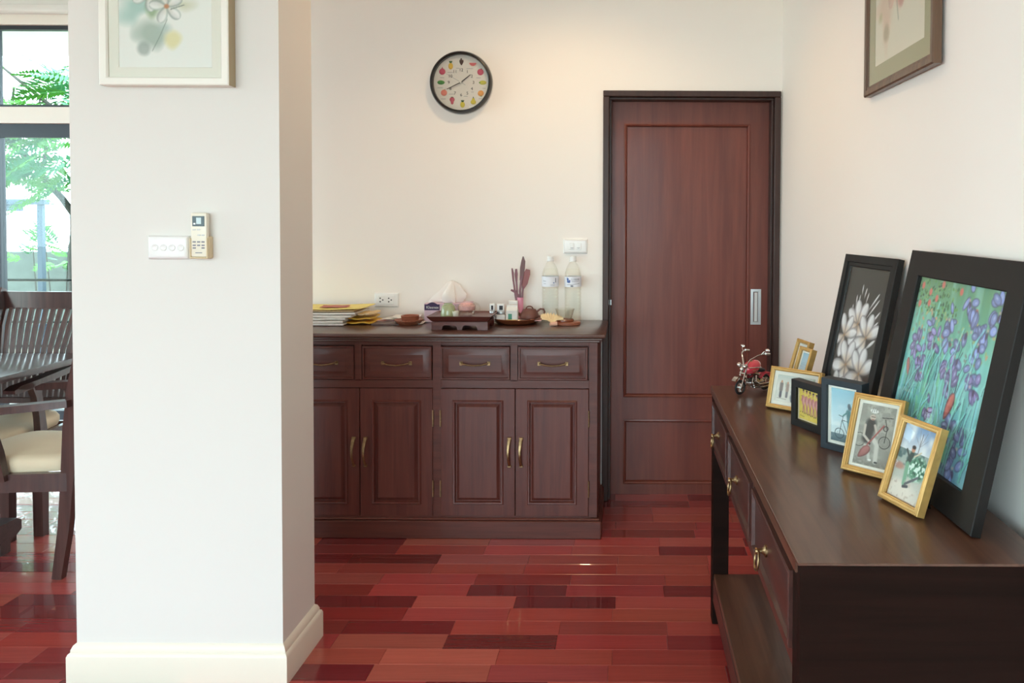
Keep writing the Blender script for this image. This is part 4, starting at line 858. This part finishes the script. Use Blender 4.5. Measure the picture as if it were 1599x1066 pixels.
q = M(); q.tube([(c_[0] + .036 + .021 * math.sin(a) * 1.1, c_[1], c_[2] + .034 + .024 * math.cos(a)) for a in [R(-10) + R(200) * i / 12 for i in range(13)]], .0036, 8); q.build('handle', m_glassw, gp)
q = M(); q.tube([(c_[0] - .034, c_[1], c_[2] + .022), (c_[0] - .046, c_[1], c_[2] + .030), (c_[0] - .054, c_[1], c_[2] + .048)], [.009, .0065, .0045], 10); q.build('spout', m_glassw, gp)
cu = thing('tea_cup', 'tiny cream cup between the green cup and glass teapot', 'cup', (-.770, 3.452, ZTR))
q = M(); q.lathe([(.010, 0), (.012, .003), (.0155, .026), (.0145, .026), (.011, .004), (0, .004)], 20, (-.770, 3.452, ZTR)); q.build('cup_body', m_ivory, cu)
# round tray and what stands on it
TXc, TYc = -.522, 3.655
rt = thing('round_tray', 'round brown wooden serving tray right of the footed tray', 'tray', (TXc, TYc, ZC))
q = M(); q.lathe([(.098, 0), (.112, .006), (.128, .020), (.134, .026), (.132, .028), (.124, .022), (.108, .010), (0, .009)], 48, (TXc, TYc, ZC), .93, .86); q.build('tray_body', m_tray2, rt)
ZR = ZC + .0095
q = M(); sheet(q, -.592, -.452, 3.612, 3.702, ZR + .0005, .0015, .0035, 81, 16, 12, rot=2); mesh_thing('tray_napkin', q, mat('pale_pink_cotton', (228, 210, 200), .9), 'pale pink and white napkin spread on the round tray', 'napkin')
ZN = ZR + .0085
q = M(); q.box(-.455, -.40, 3.585, 3.625, ZN, ZN + .004, .001); q.T = None; mesh_thing('paper_sachet', q, m_pinkp, 'flat pink paper sachet at the right side of the round tray', 'sachet')
def shaker(x, y, w_, lab, flip):
    t = thing('condiment_bottle', lab, 'bottle', (x, y, ZN), group='white condiment bottles')
    M().box(x - w_ / 2, x + w_ / 2, y - .016, y + .016, ZN, ZN + .030, .004).build('bottle_body', m_white, t)
    q = M(); q.lathe([(w_ * .46, .030), (w_ * .48, .032), (w_ * .48, .044), (w_ * .44, .046), (w_ * .3, .046)], 20, (x, y, ZN), 1, .016 / (w_ * .5)); q.build('metal_collar', m_silver, t)
    M().box(x - w_ * .40, x + w_ * .40, y - .012, y + .012, ZN + .046, ZN + .080, .003).build('white_cap', m_white, t)
    M().box(x - w_ * .14, x + w_ * (.16 if flip else .26), y - .0128, y - .0115, ZN + .052, ZN + .072).build('dark_label', m_ink, t)
shaker(-.634 + .004, 3.600, .030, 'slim white condiment bottle with silver collar at the tray edge', True)
shaker(-.590, 3.595, .042, 'wide white condiment bottle with silver collar and dark label', False)
q = M(); q.box(-.562, -.520, 3.652, 3.668, ZN, ZN + .088, .002); mesh_thing('paper_packet', q, m_paper, 'plain white upright packet behind the gabled carton', 'packet')
gc = thing('gable_carton', 'white carton with gabled top and green square on the round tray', 'carton', (-.537, 3.60, ZN))
q = M(); q.box(-.564, -.511, 3.580, 3.622, ZN, ZN + .050, .001); q.prism([(3.580, ZN + .050), (3.622, ZN + .050), (3.605, ZN + .066), (3.605, ZN + .074), (3.597, ZN + .074), (3.597, ZN + .066)], -.563, -.512, 'x'); q.build('carton_body', m_paper, gc)
M().box(-.5535, -.536, 3.5788, 3.5802, ZN + .008, ZN + .034, .0003).build('green_square', m_green, gc)
M().box(-.562, -.513, 3.5786, 3.5802, ZN + .0005, ZN + .007, .0003).build('yellow_band', m_yel, gc)
uc = thing('utensil_cup', 'slim pink plastic cup holding maroon utensils', 'cup', (-.512, 3.690, ZN))
q = M(); q.lathe([(0, .001), (.014, .001), (.0155, .10), (.014, .10), (.0128, .004), (0, .003)], 20, (-.512, 3.690, ZN)); q.build('cup_wall', m_pink, uc)
ux, uy, uz = -.512, 3.690, ZN + .012
def utensil(name, pts, w_, d_, m_, lab, blade=None, bm_=None):
    t = thing(name, lab, 'utensil', tuple(pts[0]), group='maroon utensils in the pink cup')
    q = M(); q.bar(pts, w_, d_); q.build('shaft', m_, t)
    if blade: q = M(); q.bar(*blade); q.build('blade', bm_ or m_, t)
utensil('butter_knife', [(ux - .008, uy - .004, uz), (ux - .024, uy, uz + .10), (ux - .033, uy, uz + .17)], .008, .006, m_maroon, 'thin maroon stick handle leaning furthest out to the left', ([(ux - .033, uy, uz + .165), (ux - .036, uy, uz + .205), (ux - .040, uy, uz + .228)], [.008, .011, .006], .005), m_maroon)
utensil('chopstick', [(ux - .003, uy - .006, uz), (ux - .014, uy - .002, uz + .10), (ux - .019, uy, uz + .17)], .009, .006, m_maroon, 'flat maroon handle second from left in the pink cup', ([(ux - .019, uy, uz + .165), (ux - .020, uy, uz + .20), (ux - .020, uy, uz + .225)], [.010, .015, .009], .006))
utensil('spatula', [(ux + .003, uy, uz), (ux - .002, uy + .002, uz + .12), (ux + .006, uy + .003, uz + .19)], .010, .006, m_maroon, 'tallest maroon spreader with a brown pointed tip', ([(ux + .004, uy + .003, uz + .17), (ux + .010, uy + .003, uz + .23), (ux + .014, uy + .003, uz + .262), (ux + .013, uy + .003, uz + .285)], [.015, .023, .019, .004], .006), mat('brown_plastic', (98, 48, 42), .4))
utensil('wooden_spoon', [(ux + .006, uy + .004, uz), (ux + .010, uy + .008, uz + .11), (ux + .013, uy + .008, uz + .14)], .009, .006, m_maroon, 'maroon spatula with a broad blade tilted to the right', ([(ux + .012, uy + .009, uz + .13), (ux + .020, uy + .009, uz + .155), (ux + .030, uy + .009, uz + .20), (ux + .036, uy + .009, uz + .222)], [.012, .028, .032, .020], .006), mat('red_brown_plastic', (140, 66, 62), .4))
utensil('scissors', [(ux - .002, uy - .009, uz + .02), (ux - .010, uy - .008, uz + .10)], .008, .003, m_maroon, 'maroon hooked handle bending left over the cup rim', ([(ux - .008, uy - .008, uz + .095), (ux - .024, uy - .008, uz + .116), (ux - .044, uy - .008, uz + .124)], [.012, .014, .008], .004))
tpx, tpy = -.466, 3.675
tp_ = thing('clay_teapot', 'small brown clay teapot with arched lid on the round tray', 'teapot', (tpx, tpy, ZN))
c_ = (tpx, tpy, ZN)
q = M(); q.lathe([(0, .0), (.036, 0), (.044, .004), (.045, .014), (.040, .028), (.032, .040), (.029, .041)], 30, c_); q.build('pot_body', m_clay, tp_)
q = M(); q.lathe([(.031, .0405), (.031, .0435), (.024, .0465), (0, .048)], 28, c_); lid = q.build('lid', m_clay, tp_)
q = M(); q.tube([(c_[0] + .016 * math.cos(a), c_[1], c_[2] + .046 + .013 * math.sin(a)) for a in [math.pi * i / 10 for i in range(11)]], .0032, 8); q.build('lid_bridge', m_clay, lid)
q = M(); q.tube([(c_[0] + .036, c_[1], c_[2] + .034), (c_[0] + .052, c_[1], c_[2] + .046), (c_[0] + .068, c_[1], c_[2] + .045), (c_[0] + .073, c_[1], c_[2] + .032), (c_[0] + .064, c_[1], c_[2] + .016), (c_[0] + .042, c_[1], c_[2] + .008)], .0046, 10); q.build('handle', m_clay, tp_)
q = M(); q.tube([(c_[0] - .038, c_[1], c_[2] + .016), (c_[0] - .053, c_[1], c_[2] + .024), (c_[0] - .062, c_[1], c_[2] + .036)], [.009, .006, .0045], 10); q.build('spout', m_clay, tp_)
# napkin fan between tray and coaster
nf = thing('napkin_fan', 'cream fan folded cloth between the round tray and coaster', 'napkin', (-.356, 3.555, ZC))
q = M(); vs = [(-.345, 3.555, ZC + .012)]; n = 26
for k, (r_, z) in enumerate(((.022, .020), (.050, .032))):
    for i in range(n + 1):
        a = R(20) + R(190) * i / n; zz = z + (.0035 if i % 2 else -.003) * (k + .5) + (.022 * math.sin((a - R(20)) * .9) if k else .008)
        vs.append((-.345 + r_ * math.cos(a) * 1.1, 3.555 + r_ * math.sin(a) * .55 + .005 * k, ZC + zz))
fs = [(0, 1 + i, 2 + i) for i in range(n)] + [(1 + i, 2 + n + i, 3 + n + i, 2 + i) for i in range(n)]
q.add(vs, fs); q.build('fan_folds', m_cloth, nf, sharp=15)
q = M(); q.tube([(-.352, 3.536, ZC + .011), (-.338, 3.545, ZC + .011), (-.322, 3.549, ZC + .012)], [.008, .010, .0105], 12); q.build('rolled_end', mat('peach_cloth', (226, 176, 150), .9), nf)
# round coaster with tumbler
rc = thing('round_coaster', 'pinkish round wooden coaster with raised rim in front of bottles', 'coaster', (-.283, 3.60, ZC))
q = M(); q.lathe([(.058, 0), (.062, .002), (.063, .013), (.060, .0155), (0, .0155)], 36, (-.279, 3.602, ZC), 1.0, .8); q.build('coaster_base', m_terra, rc)
q = M(); q.lathe([(.042, .0155), (.045, .018), (.045, .024), (.042, .027), (.039, .024), (.037, .017), (0, .017)], 36, (-.292, 3.600, ZC), 1.0, .8); q.build('raised_rim', m_tray2, rc)
gl = thing('drinking_glass', 'low clear flared tumbler standing on the round coaster', 'glass', (-.290, 3.60, ZC + .0172))
q = M(); q.lathe([(0, 0), (.028, 0), (.031, .004), (.036, .026), (.046, .058), (.0445, .058), (.0345, .027), (.029, .008), (0, .006)], 32, (-.290, 3.600, ZC + .0172), 1, .9); q.build('glass_wall', m_glassw, gl)
# water bottles
def bottle(x, y, lab, front):
    t = thing('water_bottle', lab, 'bottle', (x, y, ZC), group='clear water bottles')
    pr = [(0, .004), (.020, .002), (.034, 0), (.039, .004), (.0405, .014)]
    for i in range(8): z = .020 + i * .0165; pr += [(.0405, z), (.0405, z + .006), (.0385, z + .0095), (.0385, z + .012)]
    pr += [(.0405, .156), (.0405, .160), (.0385, .164), (.0405, .168), (.0405, .222), (.039, .236), (.033, .258), (.024, .276), (.0165, .287), (.014, .291), (.014, .302)]
    M().lathe(pr, 36, (x, y, ZC)).build('bottle_wall', m_clear, t)
    M().lathe([(0, .006), (.034, .006), (.0375, .014)] + [(.0370, .020 + i * .02) for i in range(7)] + [(.0372, .168), (.0372, .224), (.031, .255), (.0, .255)], 28, (x, y, ZC)).build('water', m_water, t)
    M().lathe([(.0165, .292), (.0175, .293), (.0175, .296), (.0152, .297), (.0152, .315), (.0135, .317), (0, .317)], 24, (x, y, ZC)).build('bottle_cap', m_white, t)
    q = M(); q.lathe([(.0411, .172), (.0412, .221)], 40, (x, y, ZC)); q.f = [f for f in q.f if len(f) == 4]; q.mi = [0] * len(q.f); lb = q.build('paper_label', m_label, t)
    def arc(a0, a1, z0, z1, m_, nm):
        q = M(); n = 8; vs = []
        for i in range(n + 1):
            a = R(-90 + a0 + (a1 - a0) * i / n); vs += [(x + .0415 * math.cos(a), y + .0415 * math.sin(a), ZC + z0), (x + .0415 * math.cos(a), y + .0415 * math.sin(a), ZC + z1)]
        q.add(vs, [(2 * i, 2 * i + 2, 2 * i + 3, 2 * i + 1) for i in range(n)]); q.build(nm, m_, lb)
    if front:
        for a0, a1, z0, z1 in ((-38, -26, .194, .214), (-24, -14, .194, .206), (-34, -16, .192, .199), (-40, -35, .205, .218)): arc(a0, a1, z0, z1, m_blueink, 'emblem')
        s = 'SINGHA'
        for i, chh in enumerate(s):
            a = R(-90 - 4 + i * 9.5); text_part('letter', chh, .011, m_greyink, lb, (.0418 * math.cos(a), .0418 * math.sin(a), .2085), (R(90), 0, a + R(90)))
        arc(-5, 46, .200, .2015, m_greyink, 'small_print'); arc(-5, 40, .196, .1972, m_greyink, 'small_print')
        for k in range(10): arc(-40 + k * 9, -31 + k * 9, .181 + k * .0007, .183 + k * .0007, m_greyink, 'wave_line')
        arc(-12, 6, .173, .181, m_greyink, 'wave_patch')
    else:
        arc(-46, -42, .196, .204, m_greyink, 'emblem'); arc(-38, -24, .198, .2, m_greyink, 'small_print'); arc(-44, -24, .186, .1875, m_greyink, 'small_print'); arc(6, 36, .180, .1815, m_greyink, 'small_print'); arc(24, 34, .189, .193, m_blueink, 'mark'); arc(40, 46, .192, .214, m_greyink, 'barcode')
bottle(-.368, 3.695, 'left clear water bottle with its label turned away, behind the clay teapot', False)
bottle(-.259, 3.690, 'right clear water bottle with blue emblem label, nearest the door', True)

# ================================================================== TOY MOTORCYCLE
mo = thing('toy_motorcycle', 'small red and chrome toy motorcycle at the far end of the console', 'toy', (.432, 2.590, ZT), (0, 0, R(218)))
def wheel(nm, x, r_, wd):
    q = M(); q.tube([(x + r_ * .82 * math.cos(a), 0, r_ + r_ * .82 * math.sin(a)) for a in [2 * math.pi * i / 22 for i in range(22)]], r_ * .13, 8, closed=True, flat=1.0); o = q.build(nm, m_rubber, mo)
    q = M(); q.tube([(x + r_ * .62 * math.cos(a), 0, r_ + r_ * .62 * math.sin(a)) for a in [2 * math.pi * i / 20 for i in range(20)]], .0018, 6, closed=True)
    for k in range(6): a = math.pi * k / 6; q.tube([(x - r_ * .62 * math.cos(a), 0, r_ - r_ * .62 * math.sin(a)), (x + r_ * .62 * math.cos(a), 0, r_ + r_ * .62 * math.sin(a))], .0008, 5)
    q.tube([(x, -wd, r_), (x, wd, r_)], .005, 10); q.build('spokes', m_chrome, o)
wheel('front_wheel', .066, .026, .008); wheel('rear_wheel', -.056, .028, .010)
q = M()
for s in (-1, 1): q.tube([(.070, s * .010, .029), (.052, s * .010, .076), (.044, s * .010, .100)], .0028, 8)
q.tube([(.046, -.014, .094), (.046, .014, .094)], .003, 8); q.tube([(.054, -.013, .072), (.054, .013, .072)], .003, 8); q.build('front_fork', m_chrome, mo)
q = M()
for s in (-1, 1): q.tube([(.044, s * .006, .098), (.036, s * .018, .118), (.022, s * .036, .132), (.004, s * .044, .138), (-.010, s * .046, .136)], .0022, 8)
hb = q.build('handlebar', m_chrome, mo)
for s in (-1, 1):
    q = M(); q.tube([(-.006, s * .0457, .137), (-.026, s * .047, .134)], .0036, 8); q.build('grip', m_chrome, hb)
    q = M(); q.tube([(.010, s * .042, .136), (.006, s * .050, .146), (-.004, s * .054, .149)], .0014, 6); q.ell((-.004, s * .056, .150), (.004, .010, .006), 10, 6); q.build('mirror', m_chrome, hb)
for s, z in ((-1, .099), (1, .097), (0, .086)):
    q = M(); q.ell((.058, s * .013, z), (.008, .008, .008), 12, 8); q.build('headlight', m_chrome, mo)
q = M(); q.ell((.012, 0, .088), (.040, .024, .022), 16, 10, Matrix.Rotation(R(14), 3, 'Y')); tk = q.build('fuel_tank', m_red, mo)
q = M()
for s in (-1, 1): q.tube([(.042, s * .0165, .090), (.014, s * .0255, .090), (-.016, s * .0195, .086)], .0018, 6); q.tube([(.008, s * .0245, .080), (.030, s * .021, .080)], .0016, 6)
q.lathe([(.007, .106), (.007, .112), (0, .113)], 10, (.016, 0, 0)); q.build('tank_trim', m_chrome, tk)
q = M(); q.bar([(.046, 0, .092), (.020, 0, .066), (.018, 0, .030), (-.030, 0, .026), (-.056, 0, .028)], .006, .010); q.bar([(.020, 0, .072), (-.030, 0, .058), (-.056, 0, .030)], .005, .008); q.build('chassis', m_chrome, mo)
q = M()
for s in (1, -1):
    for i in range(5):
        z0 = .044 + i * .004; k = Matrix.Rotation(R(s * 24), 3, 'Y')
        for dx in (0,): q.ell((.008 + s * (.012 + i * .0018), 0, z0), (.014, .018, .0018), 10, 4, k)
q.tube([(.006, -.018, .036), (.006, .018, .036)], .016, 12); q.tube([(-.020, -.017, .036), (-.020, .017, .036)], .012, 12); q.build('engine', m_chrome, mo)
q = M()
for s, dz in ((1, 0), (-1, 0)):
    q.tube([(.020, s * .014, .054), (.032, s * .021, .040), (.018, s * .024, .024), (-.020, s * .024, .022), (-.070, s * .024, .024)], [.003, .0032, .0034, .0045, .0055], 8)
    q.tube([(.004, s * .014, .060), (.016, s * .024, .044), (.000, s * .026, .033), (-.030, s * .026, .032), (-.072, s * .025, .034)], [.003, .003, .0032, .0042, .005], 8)
q.build('exhaust_pipes', m_chrome, mo)
q = M(); q.ell((-.028, 0, .074), (.026, .015, .008), 14, 8, Matrix.Rotation(R(-8), 3, 'Y')); q.build('saddle', m_rubber, mo)
q = M()
pts = [(-.056 + .034 * math.cos(a), 0, .030 + .034 * math.sin(a)) for a in [R(20) + R(170) * i / 10 for i in range(11)]]
q.bar(pts, .003, .024); q.build('rear_fender', m_red, mo)
q = M(); q.bar([(.070 + .034 * math.cos(a), 0, .031 + .034 * math.sin(a)) for a in [R(35) + R(110) * i / 8 for i in range(9)]], .003, .018); q.build('front_fender', m_chrome, mo)
q = M(); q.tube([(.010, -.012, .022), (.006, -.022, .010), (.002, -.030, .002)], .0018, 6); q.tube([(.026, -.012, .026), (.028, -.034, .024)], .002, 6); q.tube([(.026, .012, .026), (.028, .034, .024)], .002, 6); q.build('kick_stand', m_chrome, mo)

# ================================================================== DINING CORNER
def chair(lab, loc, rz):
    t = thing('dining_chair', lab, 'chair', loc, (0, 0, R(rz)), 'dark dining armchairs'); OFF[t.name] = Vector((0, 0, 0))
    for s in (-1, 1):
        q = M(); q.bar([(s * .215, -.20, 0), (s * .215, -.20, .22), (s * .215, -.20, .40)], [.034, .040, .044], .042); q.build('leg', m_chair, t)
        q = M(); q.bar([(s * .190, .165, 0), (s * .190, .195, .20), (s * .190, .212, .40), (s * .191, .222, .58), (s * .200, .246, .75), (s * .220, .290, .90), (s * .238, .335, 1.025), (s * .240, .341, 1.04)], [.036, .044, .05, .05, .046, .042, .038, .03], .030, (1, 0, 0)); q.build('back_post', m_chair, t)
        q = M(); q.bar([(s * .212, .238, .690), (s * .232, .10, .678), (s * .240, -.06, .664), (s * .240, -.185, .655), (s * .238, -.215, .648)], [.026, .028, .030, .030, .016], .052, (1, 0, 0)); q.build('armrest', m_chair, t)
        q = M(); q.bar([(s * .225, -.02, .39), (s * .228, -.035, .50), (s * .234, -.06, .60), (s * .237, -.08, .655)], [.044, .036, .034, .046], .030, (1, 0, 0)); q.build('arm_support', m_chair, t)
    q = M(); q.box(-.235, .235, -.222, -.198, .345, .415, .003); q.box(-.19, .19, .20, .222, .345, .415, .003)
    for s in (-1, 1): q.prism([(s * .236, -.20), (s * .214, -.20), (s * .180, .21), (s * .205, .21)][::-s], .345, .415)
    q.build('seat_frame', m_chair, t)
    q = M(); n = 12; vs = []
    for lay in range(5):
        zz, k = ((.412, .97), (.430, 1.0), (.452, 1.0), (.467, .95), (.474, .80))[lay]
        for i in range(4 * n):
            f = i / n; e = int(f) % 4; u = (f % 1) * 2 - 1
            px, py = ((u, -1), (1, u), (-u, 1), (-1, -u))[e]
            c8 = (abs(px) ** 8 + abs(py) ** 8) ** (1 / 8) or 1; px, py = px / c8, py / c8
            wx = .218 - .022 * (py + 1); vs.append((px * wx * k, (py * .208 - .012) * k, zz + .012 * (1 - px * px) * (lay >= 3)))
    fs = [(l * 4 * n + i, l * 4 * n + (i + 1) % (4 * n), (l + 1) * 4 * n + (i + 1) % (4 * n), (l + 1) * 4 * n + i) for l in range(4) for i in range(4 * n)]
    vs.append((0, -.01, .490)); fs += [(len(vs) - 1, 16 * n + i, 16 * n + (i + 1) % (4 * n)) for i in range(4 * n)]; fs.append(tuple(reversed(range(4 * n))))
    q.add(vs, fs); q.build('seat_cushion', m_fab, t, sharp=50)
    q = M(); q.prism([(x, .334 - .020 * (1 - (x / .24) ** 2) + d) for x in [-.24 + .48 * i / 10 for i in range(11)] for d in (0,)] + [(x, .356 - .020 * (1 - (x / .24) ** 2)) for x in [.24 - .48 * i / 10 for i in range(11)]], .940, 1.026); q.build('top_rail', m_chair, t)
    q = M(); q.box(-.19, .19, .214, .240, .495, .525, .003); q.build('lower_rail', m_chair, t)
    for i in range(13):
        u = (i - 6) / 6.0
        pts = [(u * .165, .226, .52), (u * .172, .236, .62), (u * .185, .256, .75), (u * .203, .290, .86), (u * .214, .318 + .014 * u * u, .945)]
        q = M(); q.bar(pts, .012, .019, (1, 0, 0)); q.build('slat', m_chair, t)
    return t
chair('dark slatted armchair at the far end of the dining table, facing the room', (-2.872, 3.475, 0), 0)
chair('dark armchair with cream cushion at the table side, nearest the wall stub', (-2.368, 3.135, 0), -89)
tb = thing('dining_table', 'dark polished wooden dining table beside the two armchairs', 'table', (-3.3, 3.0, 0))
M().box(-4.1, -2.56, 2.3, 3.66, .715, .745, .006).build('table_top', m_table, tb)
q = M(); q.box(-3.9, -2.72, 2.5, 2.53, .64, .715); q.box(-3.9, -2.72, 3.16, 3.19, .64, .715); q.box(-3.9, -3.87, 2.5, 3.19, .64, .715); q.box(-2.75, -2.72, 2.5, 3.19, .64, .715); q.build('apron', m_table, tb)
for x, xp in ((-3.83, -3.83), (-2.603, -2.628)):
    q = M(); q.prism([(2.985, .062), (2.995, .055), (3.20, .055), (3.235, .075), (3.235, .115), (3.21, .13), (2.995, .13), (2.985, .12)], x - .034, x + .034, 'x'); q.box(x - .03, x + .03, 2.99, 3.04, 0, .055); q.box(x - .03, x + .03, 3.13, 3.18, 0, .055); q.build('runner_foot', m_table, tb)
    q = M(); q.box(xp - .022, xp + .014, 3.03, 3.12, .13, .715, .004); q.build('trestle_post', m_table, tb)

# ================================================================== OUTSIDE THE DINING WINDOW
struct(M().box(-30, 30, -30, 30, -.60, -.36).build('ground', m_gravel), 'pale garden ground outside', 'ground')
struct(M().box(-8.5, 0, 5.36, 6.25, -.358, -.02).build('terrace', m_terr), 'pale tiled terrace outside the sliding door', 'terrace')
struct(M().box(-8.5, -1.2, 5.36, 6.55, 2.74, 2.86).build('roof_eave', m_eave), 'white eave above the terrace', 'eave')
rl = thing('balcony_railing', 'thin black metal railing outside the dining window', 'railing', (-5, 6.0, -.02))
for z in (.888, .747, .56, .37, .18): M().tube([(-8, 6, z), (-1.6, 6, z)], .011, 8).build('rail', m_black, rl)
for i in range(12): x = -7.69 + i * .56; M().box(x - .009, x + .009, 5.991, 6.009, -.02, .888).build('post', m_black, rl)
struct(M().box(-12, -2.5, 9.95, 10.15, -.36, .90).build('wall_garden', m_gwall), 'weathered grey green garden wall behind the tree', 'wall')
gf = thing('pergola', 'blue grey metal pergola frame standing in the garden', 'pergola', (-7.4, 9.05, -.36))
M().box(-6.93, -6.87, 9.02, 9.08, -.36, 1.505, .004).build('post', m_galv, gf); M().box(-9.16, -9.10, 9.02, 9.08, -.36, 1.505, .004).build('post', m_galv, gf); M().box(-9.2, -6.83, 9.0, 9.1, 1.505, 1.57, .004).build('crossbeam', m_galv, gf)
M().box(-9.10, -7.12, 9.03, 9.07, 1.43, 1.505).build('slatted_panel', m_galv, gf)
def frond_mesh(name, n, L, m_, seed):
    rg = random.Random(seed); q = M(); pts = [(L * i / 6, 0, -.18 * L * (i / 6) ** 2) for i in range(7)]
    q.tube(pts, [.004, .0036, .003, .0026, .002, .0016, .001], 5)
    for i in range(1, n + 1):
        f = i / n; x = L * f; z = -.18 * L * f * f; l = L * .30 * math.sin(math.pi * min(.95, f * .82 + .16)) + .01
        for s in (-1, 1):
            a = R(62) + rg.uniform(-.1, .1); d = Vector((math.cos(a), s * math.sin(a), rg.uniform(-.25, .02))); w_ = .010 + L * .014; nrm = Vector((0, 0, 1)).cross(d).normalized()
            p = Vector((x, 0, z)); q.add([p, p + d * l * .4 + nrm * w_, p + d * l, p + d * l * .4 - nrm * w_], [(0, 1, 2, 3)])
    me = bpy.data.meshes.new(name); me.from_pydata(q.v, [], q.f); me.materials.append(m_); me.update(); return me
fm = [frond_mesh('frond', 15, .52, m_leaf, 1), frond_mesh('frond', 17, .46, m_leaf, 2), frond_mesh('frond', 13, .50, m_leaf2, 3)]
tr = thing('garden_tree', 'slender grey trunked tree with feathery green fronds outside the window', 'tree', (-5.76, 8.0, -.36))
q = M(); q.tube([(-5.74, 8.0, -.36), (-5.73, 8.0, .4), (-5.745, 8, .95), (-5.725, 8, 1.22), (-5.74, 8, 1.45), (-5.60, 8, 2.0), (-5.4, 8.1, 2.8)], [.085, .075, .068, .060, .05, .045, .03], 10); q.build('trunk', m_trunk, tr)
for pts, r_ in (([(-5.745, 8, 1.38), (-5.86, 7.98, 1.56), (-6.0, 7.95, 1.74), (-6.20, 7.95, 1.99), (-6.40, 7.92, 2.17), (-6.70, 7.9, 2.34), (-7.1, 7.9, 2.6)], [.036, .034, .034, .032, .028, .022, .014]), ([(-6.06, 7.95, 1.80), (-6.02, 7.97, 2.0), (-6.03, 8.0, 2.25), (-6.1, 8.0, 2.6)], [.016, .014, .012, .008]), ([(-6.32, 7.94, 2.1), (-6.32, 7.9, 2.3), (-6.28, 7.9, 2.7)], [.02, .016, .01]), ([(-5.6, 8, 2.0), (-5.9, 7.9, 2.5), (-6.4, 7.8, 2.95)], [.03, .022, .01])):
    q = M(); q.tube(pts, r_, 8); q.build('branch', m_trunk, tr)
rg = random.Random(12)
def put_frond(par, x, y, z, k, me, rz, ry, rx=0):
    o = bpy.data.objects.new('frond', me); COL.objects.link(o); o.parent = par; o.location = Vector((x, y, z)) - OFF[par.name]; o.rotation_euler = (rx, ry, rz); o.scale = (k, k, k)
for i in range(150):
    y = rg.uniform(7.1, 8.3); px = rg.uniform(-40, 190); v = rg.random() ** .8; py = 86 + 205 * v
    if v > .55 and rg.random() < .5: px = rg.uniform(-40, 60)
    put_frond(tr, (px - 979) * y / 1200, y, 1.42 + (335 - py) * y / 1200, rg.uniform(.8, 1.35), fm[i % 3], rg.uniform(R(150), R(250)) if rg.random() < .7 else rg.uniform(0, 6.28), rg.uniform(R(-10), R(35)), rg.uniform(R(-50), R(30)))
for nm, lab, x0, x1, z0, z1, n in (('garden_shrub', 'pale leafy shrub before the garden wall, left of the metal post', -7.4, -6.5, .72, 1.12, 34), ('garden_shrub', 'small bright shrub beside the tree trunk', -6.35, -5.9, .70, 1.0, 12)):
    sh = thing(nm, lab, 'shrub', ((x0 + x1) / 2, 9.5, -.36), group=None)
    q = M()
    for k in range(5): xx = x0 + (x1 - x0) * (k + .5) / 5; q.tube([((x0 + x1) / 2, 9.5, -.36), (xx, 9.5, .3), (xx + rg.uniform(-.1, .1), 9.45, z1 - .1)], [.014, .01, .005], 6)
    q.build('stems', m_trunk, sh)
    for i in range(n): put_frond(sh, rg.uniform(x0, x1), rg.uniform(9.35, 9.65), rg.uniform(z0, z1), rg.uniform(.4, .7), fm[i % 3], rg.uniform(0, 6.28), rg.uniform(R(-60), R(30)), rg.uniform(-1, 1))
